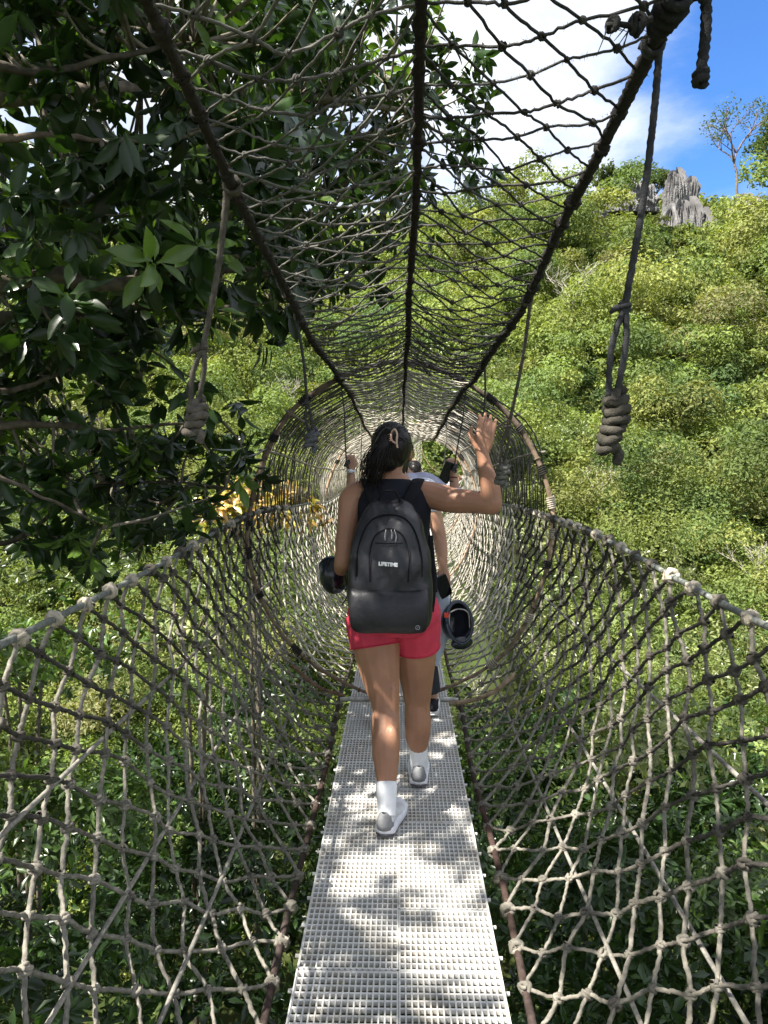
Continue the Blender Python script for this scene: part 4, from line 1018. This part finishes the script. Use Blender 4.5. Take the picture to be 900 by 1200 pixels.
# ponytail hair with claw clip
hc = np.array([-.034, 3.262, 1.532])
hm = MB()
ball(hm, hc + (0, .0, .006), (.088, .098, .101), 18); ball(hm, hc + (-.002, -.035, .0), (.074, .068, .082), 14); ball(hm, hc + (-.018, -.045, -.055), (.055, .048, .05), 12)
limb(hm, [hc + (-.015, -.075, .045), hc + (-.035, -.088, .0), hc + (-.062, -.082, -.05), hc + (-.082, -.075, -.10), hc + (-.088, -.07, -.14)], [.036, .040, .036, .026, .012])
def hair_col(co): 
    s_ = np.sin(co[:, 0] * 420 + co[:, 2] * 60 + np.sin(co[:, 1] * 90) * 2) * .5 + .5
    return np.array([.010, .0085, .009]) * (0.6 + 1.1 * s_[:, None])
hair = remeshed(hm, 'hair', M_hair, woman, .0045, 3, colf=hair_col, local=W0)
st = MB()
for i in range(330):
    a = rng.uniform(0, 2 * np.pi); ph = rng.uniform(.15, 1.5)
    p0 = hc + np.array([.089 * math.cos(a) * math.sin(ph), .099 * math.sin(a) * math.sin(ph) - .003, .102 * math.cos(ph) + .006])
    if p0[1] > hc[1] + .05: continue
    g_ = hc + np.array([-.010, -.100, .052]) + rng.normal(size=3) * .010
    mid = (p0 + g_) / 2; mid = hc + (mid - hc) * (1.0 + .32 * (1 - np.linalg.norm(mid - hc) / .1))
    st.tube(cat_rom([p0, mid, g_], 5), np.linspace(.0022, .0016, 11), 4, np.array([.012, .010, .010]) * rng.uniform(.5, 2.4))
for i in range(150):
    t = rng.uniform(0, 1); a = hc + np.array([-.012 + rng.normal() * .012, -.103, .03 + rng.normal() * .012])
    e = hc + np.array([-.085 + rng.normal() * .024, -.085 + rng.normal() * .018, -.155 + rng.normal() * .025]); m_ = a * .5 + e * .5 + np.array([-.012 + rng.normal() * .016, -.02 + rng.normal() * .01, .012])
    st.tube(cat_rom([a, m_, e], 6), np.linspace(.0024, .0007, 13), 4, np.array([.013, .010, .010]) * rng.uniform(.5, 2.2))
for i in range(46):
    e = hc + np.array([-.10 + rng.normal() * .018, -.06, -.10 + rng.normal() * .03]); a = hc + np.array([-.07, -.05, -.03])
    st.tube(cat_rom([a, (a + e) / 2 + rng.normal(size=3) * .012, e], 5), np.linspace(.0014, .0004, 11), 3, (.03, .014, .012))
st.build('loose_strands', M_hair, hair, local=W0)
cl_ = MB(); cc = hc + np.array([.006, -.112, .03])
cl_.tube(cat_rom([cc + (-.004, 0, .032), cc + (.008, -.012, .040), cc + (.018, -.012, .022), cc + (.016, -.012, -.012), cc + (.020, -.008, -.034)], 7), .0042, 8, (.62, .42, .32), flat=(1, 1.6))
cl_.tube(cat_rom([cc + (-.004, 0, .032), cc + (-.006, -.014, .012), cc + (-.002, -.014, -.006), cc + (.014, -.012, -.016)], 7), .0040, 8, (.55, .33, .24))
for k in range(4): cl_.tube([cc + (-.004 - .0, -.010, .022 - k * .008), cc + (-.022, .004, .018 - k * .009)], [.003, .0018], 6, (.50, .30, .22))
cl_.build('hair_clip', M_gloss, hair, local=W0)
# socks and shoes
for a, k, top in ((al, kl, .185), (ar, kr, .185)):
    m = MB(); d = nrm((k - a)[None])[0]; q = lambda t: a + d * t
    m.tube(cat_rom([np.append(q(-.03), .037), np.append(q(.0), .0385), np.append(q(.04), .0400), np.append(q(.10), .0435)], 5)[:, :3], np.linspace(.0300, .0405, 16), 20, (.76, .77, .80), cap=False)
    o = m.build('sock', M_cloth, woman, local=W0); sm_ = o.modifiers.new('thick', 'SOLIDIFY'); sm_.thickness = .003; sm_.offset = 1
shoe(woman, W0, al + (0, .004, -.002), (.22, 1, 0), 'shoe', ((.60, .61, .63), (.70, .71, .76), (.10, .10, .11), (.20, .205, .215)))
shoe(woman, W0, ar + (0, .004, .002), (.02, 1, 0), 'shoe', ((.60, .61, .63), (.70, .71, .76), (.10, .10, .11), (.20, .205, .215)))

# ================= backpack
PB = np.array([-.040, 3.075, .80])
pack = empty('backpack', PB, 'plain black daypack with white lettering worn on the back of the woman in red shorts', 'backpack')
def superell(w_, d_, n, k=44):
    th = np.linspace(0, 2 * np.pi, k, endpoint=False); c, s_ = np.cos(th), np.sin(th)
    return np.sign(c) * np.abs(c) ** (2 / n) * w_, np.sign(s_) * np.abs(s_) ** (2 / n) * d_
def loft_pack(sec, yback, n=3.2):
    m = MB(); Q = cat_rom(np.array(sec, float), 7); rg = []
    for z, w_, d_ in Q:
        x, y = superell(max(w_, .003), max(d_, .003), n); yy = yback - d_ + y
        rg.append(np.stack([PB[0] + x, yy, np.full_like(x, z)], -1))
    m.rings(rg); return m
BK = (.016, .016, .021)
m = loft_pack([(.786, .10, .045), (.800, .150, .066), (.84, .166, .076), (.92, .172, .080), (.99, .171, .080), (1.08, .164, .077), (1.17, .148, .068), (1.24, .124, .056), (1.29, .094, .042), (1.315, .060, .026), (1.325, .02, .012)], 3.155)
mainp = remeshed(m, 'main_compartment', M_nylon, pack, .006, 2, col=(.014, .014, .018), local=PB)
# crumple the fabric a little
def crumple(o, amp, f):
    me = o.data; n = len(me.vertices); co = np.zeros(n * 3, np.float32); me.vertices.foreach_get('co', co); co = co.reshape(-1, 3)
    no = np.zeros(n * 3, np.float32); me.vertices.foreach_get('normal', no); no = no.reshape(-1, 3); d = 0
    for k in range(5):
        a = rng.normal(size=3); a /= np.linalg.norm(a); d = d + np.sin(co @ a * f * (1 + k * .6) + rng.uniform(0, 6)) / (1 + k * .5)
    me.vertices.foreach_set('co', (co + no * (d * amp)[:, None]).ravel()); me.update()
crumple(mainp, .0024, 22); crumple(mainp, .0011, 60)
m = loft_pack([(.792, .10, .02), (.803, .140, .034), (.84, .155, .042), (.91, .158, .040), (.955, .155, .030), (.972, .150, .014), (.976, .13, .004)], 3.04, 3.6)
fp = remeshed(m, 'front_pocket', M_nylon, pack, .005, 2, col=(.012, .012, .016), local=PB); crumple(fp, .0013, 30)
def strap(pts, w_, t_, name, col=BK, par=pack, ref=(1, 0, 0)):
    m = MB(); P = cat_rom(pts, 7); m.tube(P, w_, 10, col, ref=ref, flat=(t_ / w_, 1)); return m.build(name, M_cloth, par, local=PB)
for s in (-1, 1):
    x0 = -.030
    strap([(x0 + s * .055, 3.135, 1.285), (x0 + s * .080, 3.150, 1.335), (x0 + s * .102, 3.200, 1.382), (x0 + s * .112, 3.26, 1.394), (x0 + s * .115, 3.33, 1.36), (x0 + s * .128, 3.365, 1.26), (x0 + s * .145, 3.35, 1.12), (x0 + s * .165, 3.26, 1.0), (x0 + s * .165, 3.17, .93)], .026, .006, 'shoulder_strap', (.011, .011, .014))
    if s > 0: strap([(PB[0] + s * .168, 3.13, 1.17), (PB[0] + s * .178, 3.12, 1.05), (PB[0] + s * .180, 3.11, .93), (PB[0] + s * .172, 3.10, .86)], .010, .003, 'side_strap', (.012, .012, .015))
strap([(PB[0] - .048, 3.115, 1.300), (PB[0] - .034, 3.105, 1.335), (PB[0] - .02, 3.105, 1.353), (PB[0] + .02, 3.105, 1.353), (PB[0] + .034, 3.105, 1.335), (PB[0] + .048, 3.115, 1.300)], .0085, .004, 'carry_handle', (.012, .012, .014), ref=(0, 1, 0))
def surf_y(x, z):   # front surface of the main bag
    zz = [.786, .80, .84, .92, .99, 1.08, 1.17, 1.24, 1.29, 1.315]; ww = [.10, .15, .166, .172, .171, .164, .148, .124, .094, .06]; dd = [.045, .066, .076, .08, .08, .077, .068, .056, .042, .026]
    w_ = np.interp(z, zz, ww); d_ = np.interp(z, zz, dd); t = np.clip(np.abs(x) / w_, 0, .98); return 3.155 - d_ - d_ * (1 - t ** 3.2) ** (1 / 3.2)
def zipline(xz, r, col, name):
    m = MB(); P = cat_rom(xz, 8); m.tube(np.stack([PB[0] + P[:, 0], surf_y(P[:, 0], P[:, 1]) - .0045, P[:, 1]], -1), r, 6, col, ref=(0, 1, 0)); return m.build(name, M_cloth, pack, local=PB)
zipline([(-.13, 1.02), (-.128, 1.10), (-.105, 1.19), (-.065, 1.245), (0, 1.262), (.065, 1.245), (.105, 1.19), (.128, 1.10), (.13, 1.02)], .0030, (.008, .008, .01), 'zip')
zipline([(-.075, 1.00), (-.078, 1.10), (-.058, 1.175), (-.02, 1.205), (.02, 1.205), (.058, 1.175), (.078, 1.10), (.075, 1.0)], .0026, (.010, .010, .013), 'zip')
zipline([(-.055, 1.153), (0, 1.151), (.055, 1.153)], .0022, (.008, .008, .01), 'zip')
for dx, ln in ((-.012, .045), (.008, .038), (.020, .05)):
    m = MB(); y_ = surf_y(dx, 1.19) - .006; m.tube(cat_rom([(PB[0] + dx, y_, 1.205), (PB[0] + dx * 1.4, y_ - .002, 1.205 - ln * .5), (PB[0] + dx * 1.3, y_, 1.205 - ln)], 5), [.0018] * 6 + [.0030] * 5, 6, (.25, .25, .26)); m.build('zip_pull', M_gloss, pack, local=PB)
def text_on(txt, size, loc, col, name, parent, local):
    cu = bpy.data.curves.new(name, 'FONT'); cu.body = txt; cu.size = size; cu.extrude = .0005; cu.offset = .0012; cu.align_x = 'CENTER'; cu.align_y = 'CENTER'
    o = bpy.data.objects.new(name, cu); COL.objects.link(o); dg = bpy.context.evaluated_depsgraph_get(); dg.update()
    me = bpy.data.meshes.new_from_object(o.evaluated_get(dg)); bpy.data.objects.remove(o)
    n = len(me.vertices); ca = me.color_attributes.new('Col', 'FLOAT_COLOR', 'POINT'); ca.data.foreach_set('color', np.tile(np.array([*col, 1], np.float32), n))
    me.transform(Matrix.Translation(Vector(np.array(loc) - np.array(local))) @ Matrix.Rotation(R(4), 4, 'Y') @ Matrix.Rotation(R(90), 4, 'X')); me.materials.clear(); me.materials.append(M_cloth)
    o = bpy.data.objects.new(name, me); COL.objects.link(o); o.parent = parent; return o
text_on('LIFETIME', .0195, (PB[0] - .004, surf_y(.0, 1.075) - .0065, 1.070), (.80, .80, .82), 'lettering', pack, PB)
m = MB(); t = np.linspace(0, 2 * np.pi, 18); bx_, bz_ = PB[0] + .112, .828
m.tube(np.stack([bx_ + .008 * np.cos(t), np.full(18, 2.953), bz_ + .008 * np.sin(t)], -1), .0014, 6, (.30, .30, .32), ref=(0, 1, 0)); m.tube([(bx_ - .003, 2.953, bz_ - .003), (bx_ + .003, 2.953, bz_ + .003)], .0012, 5, (.3, .3, .32)); m.build('round_badge', M_gloss, pack, local=PB)

# ================= helmets
def helmet(loc, axis, label, strap_pts, sz=1.0, red=True):
    root = empty('helmet', loc, label, 'helmet'); a = nrm(np.array([axis], float))[0]; u = nrm(np.cross(a, [0, 0, 1])[None])[0]; v = np.cross(u, a)
    k = 30; th = np.linspace(0, 2 * np.pi, k, endpoint=False)
    def shell(rx, ry, h, inner):
        rg = []
        for ph in np.linspace(.04, np.pi / 2, 12):
            rg.append(-a * math.cos(ph) * h + u * (rx * math.sin(ph) * np.cos(th))[:, None] + v * (ry * math.sin(ph) * np.sin(th))[:, None])
        return rg
    m = MB(); o_ = shell(.085 * sz, .112 * sz, .125 * sz, 0); i_ = shell(.074 * sz, .10 * sz, .112 * sz, 1)
    m.rings(o_ + [o_[-1] + a * .012, i_[-1] + a * .010] + i_[::-1], cap=True, col=(.012, .014, .022)); m.build('shell', M_gloss, root)
    m = MB(); rim = o_[-1] * 1.03 + a * .006; m.tube(np.vstack([rim, rim[:1]]), .006 * sz, 8, (.03, .045, .075), ref=tuple(a)); m.build('rim', M_gloss, root)
    m = MB(); P = cat_rom([i_[-1][3] * .96, i_[-1][7] * .7 + a * .02, i_[-1][12] * .75 + a * .03, i_[-1][17] * .95], 7); m.tube(P, .009 * sz, 8, (.30, .28, .27), flat=(.4, 1)); m.build('headband', M_cloth, root)
    m = MB(); m.tube(cat_rom(np.array(strap_pts) - np.array(loc), 7), .008, 8, (.012, .012, .014), flat=(.35, 1)); m.build('chin_strap', M_cloth, root)
    if red:
        m = MB(); q = rim[2]; m.box(q - .012, q + .012, (.75, .06, .03)); b = m.build('buckle', M_gloss, root, smooth=False)
    m = MB(); q = -v * .112 * sz + a * .004; m.rings([q + u * (.07 * sz * np.cos(th))[:, None] * s_ - v * (.035 * sz * (np.sin(th)))[:, None] * s_ + a * z_ for s_, z_ in ((.2, -.012), (1, -.010), (1, -.002), (.2, -.001))], col=(.012, .014, .022)); m.build('visor', M_gloss, root)
    return root
h1 = atY(538, 729, 4.12)
hand2 = np.array([.250, 4.13, .80])
helmet(h1, (.5, -.8, .25), 'dark blue-black helmet with red buckle hanging from the right hand of the second walker', [h1 + (-.05, 0, .07), h1 + (-.045, 0, .14), (hand2[0] + .03, 4.12, .77), (hand2[0] + .012, 4.12, .815)], 1.0)
h2 = np.array([-.285, 3.40, .975])
helmet(h2, (.15, .75, .65), 'black helmet held at the left side of the woman with the backpack', [h2 + (.05, -.09, .0), h2 + (.06, -.10, -.08), h2 + (.035, -.10, -.13)], .82, False)

# ================= walkers ahead
def walker(loc, hgt, label, group, top, legs, hairc, pose, skin=SK2, vox=.007, sleeve=0.0, shoes=((.02, .02, .025), (.75, .75, .75), (.6, .6, .6), (.02, .02, .025)), stride=.16, warpit=False, bag=False, armwear=None, longhair=True, foot=None):
    loc = np.array(loc, float); s = hgt / 1.64
    root = empty('person', loc, label, 'person', group); X, Y_, Z_ = loc
    P = lambda x, y, z: loc + np.array([x, y, z]) * s
    b = MB()
    sec = [(0, 0, .76, .15, .10), (0, -.005, .85, .170, .115), (0, 0, .93, .155, .10), (0, .01, 1.04, .125, .085), (0, .01, 1.16, .14, .095), (0, .01, 1.28, .155, .10), (0, .012, 1.345, .150, .08), (0, .015, 1.395, .08, .055), (0, .02, 1.43, .052, .05)]
    T_ = [tuple(P(a, c, d)) + (e * s, f * s) for a, c, d, e, f in sec]; torso(b, T_)
    limb(b, [P(0, .02, 1.39), P(0, .03, 1.47)], [.05 * s, .045 * s]); head(b, P(0, .045, 1.53), 0, s)
    hp = {-1: P(-.09, 0, .83), 1: P(.09, 0, .83)}; kn = {-1: P(-.085, -stride * .3, .46), 1: P(.09, stride * .6, .47)}; an = {-1: P(-.08, -stride, .10), 1: P(.09, stride, .10)}
    if foot is not None: an[1] = loc + np.array(foot); kn[1] = (hp[1] + an[1]) / 2 + (0, .03, 0)
    for q in (-1, 1):
        limb(b, [hp[q], hp[q] * .5 + kn[q] * .5, kn[q]], [.10 * s, .085 * s, .058 * s]); limb(b, [kn[q], kn[q] * .65 + an[q] * .35 - (0, .01, 0), an[q]], [.055 * s, .055 * s, .035 * s]); limb(b, [an[q], an[q] + (0, .12, -.065)], [.033, .022])
    slv = MB()
    for q in (-1, 1):
        S_ = P(q * .175, .01, 1.335); E_ = loc + np.array(pose[q][0]); H_ = loc + np.array(pose[q][1]); kind = pose[q][2]
        limb(b, [P(q * .07, .012, 1.35), S_, S_ * .5 + E_ * .5, E_], [.044 * s, .052 * s, .046 * s, .038 * s]); limb(b, [E_, E_ * .6 + H_ * .4, H_], [.038 * s, .036 * s, .024 * s])
        d = nrm((H_ - E_)[None])[0]; sd_ = np.array([-q * 1.0, 0, 0]); sd_ = nrm((sd_ - d * (sd_ @ d))[None])[0]; fw = np.cross(d, sd_) * 1.0
        if fw[1] < 0: fw = -fw
        (hand_grip if kind == 'grip' else hand_open)(b, H_, d, sd_, fw, None if kind == 'grip' else 1, s)
        if sleeve: 
            limb(slv, [P(q * .08, .012, 1.345), S_, S_ * .5 + E_ * .5, E_], [.05 * s, .062 * s, .058 * s, .056 * s]); limb(slv, [E_, E_ * (1 - sleeve) + H_ * sleeve], [.056 * s, .050 * s], ends=False)
        else: limb(slv, [P(q * .08, .012, 1.345), S_, S_ * .65 + E_ * .35], [.05 * s, .060 * s, .058 * s])
    W_ = [tuple(P(a, c, d)) + ((e + .012) * s, (f + .014) * s) for a, c, d, e, f in [(0, -.005, .84, .18, .125), (0, 0, .93, .165, .11), (0, .01, 1.04, .145, .10), (0, .01, 1.16, .15, .10), (0, .01, 1.28, .16, .105), (0, .012, 1.345, .15, .085), (0, .015, 1.395, .075, .058)]]
    torso(slv, W_)
    remeshed(b, 'body', M_skin, root, vox, 3, col=skin, local=loc)
    remeshed(slv, 'shirt', M_cloth, root, vox, 3, col=top, local=loc)
    pt = MB(); torso(pt, [tuple(P(a, c, d)) + (e * s, f * s) for a, c, d, e, f in [(0, 0, .77, .165, .115), (0, -.005, .85, .182, .127), (0, 0, .95, .165, .112)]])
    for q in (-1, 1): limb(pt, [hp[q], hp[q] * .5 + kn[q] * .5, kn[q]], [.107 * s, .093 * s, .068 * s]); limb(pt, [kn[q], kn[q] * .5 + an[q] * .5, an[q] + (0, 0, .03)], [.066 * s, .062 * s, .052 * s], ends=False)
    remeshed(pt, 'trousers', M_cloth, root, vox, 3, col=legs, local=loc)
    hr_ = MB(); hc_ = P(0, .03, 1.545); ball(hr_, hc_, (.086 * s, .10 * s, .10 * s), 14); ball(hr_, hc_ + (0, -.03, -.02), (.078 * s, .07 * s, .09 * s))
    if longhair: limb(hr_, [hc_ + (0, -.06, 0), hc_ + (0, -.085, -.10), hc_ + (.01, -.085, -.22)], [.06, .05, .02])
    remeshed(hr_, 'hair', M_hair, root, .006, 3, col=hairc, local=loc)
    for q in (-1, 1): shoe(root, loc, an[q], (0, 1, 0), 'shoe', shoes)
    return root
# second walker: pale top, helmet and phone in the lowered right hand
L2 = np.array([-.015, 4.22, .006])
w2 = walker(L2, 1.60, 'walker just ahead of the woman, pale jacket round the waist, phone in lowered hand', 'people walking ahead on the bridge',
       (.60, .62, .72), (.035, .037, .045), (.012, .010, .010), {-1: ((-.20, .0, 1.04), (-.19, .10, .82), 'grip'), 1: ((.240, .0, 1.03), (hand2[0] - L2[0] - .008, -.03, .86), 'grip')}, stride=.13, foot=(.205, .10, .10))
m = MB()   # pale jacket tied round the waist
th = np.linspace(0, 2 * np.pi, 40); m.tube(np.stack([L2[0] + .185 * np.cos(th), L2[1] - .002 + .135 * np.sin(th), .86 + .01 * np.sin(th * 3)], -1), .018, 8, ref=(0, 0, 1))
for k, (a0, zb) in enumerate(((.15, .36), (-.25, .33), (-.7, .45), (-1.3, .55), (-1.9, .55), (-2.5, .45))):
    x_, y_ = L2[0] + .19 * math.cos(a0), L2[1] + .14 * math.sin(a0)
    m.tube(cat_rom([(x_, y_, .87), (x_ + .022 + .04 * (k < 2), y_ - .01, .72), (x_ + .018 + .045 * (k < 2), y_ - .014, .55), (x_ - .0 + .035 * (k < 2), y_ - .01, zb)], 7), np.interp(np.arange(22), [0, 8, 16, 21], [.020, .046, .046, .014]), 12, ref=(0, 1, 0), flat=(1, .45))
remeshed(m, 'tied_jacket', M_cloth, w2, .006, 4, col=(.44, .49, .58), local=L2)
# third walker: both arms up on the hand ropes
L3 = np.array([.012, 5.12, -.004])
w3 = walker(L3, 1.62, 'walker in a lavender-grey long-sleeved top with both hands raised to the ropes', 'people walking ahead on the bridge',
       (.46, .47, .62), (.10, .12, .17), (.012, .010, .010), {-1: ((-.330, -.02, 1.19), (-.338, .02, 1.405), 'grip'), 1: ((.365, -.02, 1.19), (.345, .02, 1.385), 'grip')}, sleeve=.42, stride=.15)
wt = MB(); th = np.linspace(0, 2 * np.pi, 20); wt.tube(np.stack([-.326 + .029 * np.cos(th), 5.135 + .029 * np.sin(th), np.full(20, 1.385)], -1), .007, 8, (.75, .76, .8), ref=(0, 0, 1)); wt.box((-.345, 5.094, 1.372), (-.312, 5.108, 1.398), (.75, .76, .8)); wt.build('wrist_watch', M_gloss, w3, local=L3)
for z_, c_ in ((1.345, (.10, .02, .015)), (1.318, (.07, .02, .02))):
    wt = MB(); wt.tube(np.stack([.3595 + .031 * np.cos(th), 5.131 + .031 * np.sin(th), np.full(20, z_)], -1), .004, 8, c_, ref=(0, 0, 1)); wt.build('bracelet', M_gloss, w3, local=L3)
def phone(c, rx, ry, rz, label):
    m = MB(); x, y, z = .037, .004, .075; k = 32; th = np.linspace(0, 2 * np.pi, k, endpoint=False); a, b = np.sign(np.cos(th)) * np.abs(np.cos(th)) ** .35 * x, np.sign(np.sin(th)) * np.abs(np.sin(th)) ** .35 * z
    m.rings([np.stack([a * f, np.full(k, q), b * f], -1) for f, q in ((.94, -y), (1, -y * .6), (1, y * .6), (.94, y))], (.008, .008, .010))
    root = empty('phone', c, label, 'phone'); root.rotation_euler = (R(rx), R(ry), R(rz)); m.build('phone_body', M_gloss, root)
    s_ = MB(); s_.box((-.034, -.0052, -.070), (.034, -.0042, .070), (.01, .011, .014)); s_.build('screen', M_gloss, root, smooth=False)
    l_ = MB()
    for dz in (0, .018): l_.tube([(-.020, .0042, .052 - dz), (-.020, .0062, .052 - dz)], .0065, 12, (.02, .02, .03))
    l_.build('camera_bump', M_gloss, root)
phone((.315, 5.13, 1.375), 10, 20, 10, 'black phone held up beside a rope by the walker in the lavender-grey top')
phone(tuple(hand2 + (-.012, -.03, -.01)), 20, -28, 20, 'black phone held low in the hand above the hanging helmet')
for (y_, dx, h_, lb, tp_, ps, hr2) in ((9.3, .17, 1.62, 'distant walker in a bright white top far along the tunnel with one arm raised', (.80, .80, .80), {-1: ((-.24, .02, 1.08), (-.20, .18, 1.0), 'grip'), 1: ((.33, .02, 1.20), (.50, .05, 1.36), 'grip')}, (.012, .01, .01)),
                                  (10.6, -.16, 1.58, 'distant walker in a pink patterned top, mostly hidden behind the dark hair', (.55, .22, .27), {-1: ((-.26, .02, 1.08), (-.28, .05, 1.36), 'grip'), 1: ((.24, .02, 1.08), (.22, .16, .98), 'grip')}, (.02, .014, .012))):
    walker((dx + float(cx(y_)), y_, float(cz(y_)) + .004), h_, lb, 'people walking ahead on the bridge', tp_, (.05, .06, .09), hr2, ps, vox=.012)
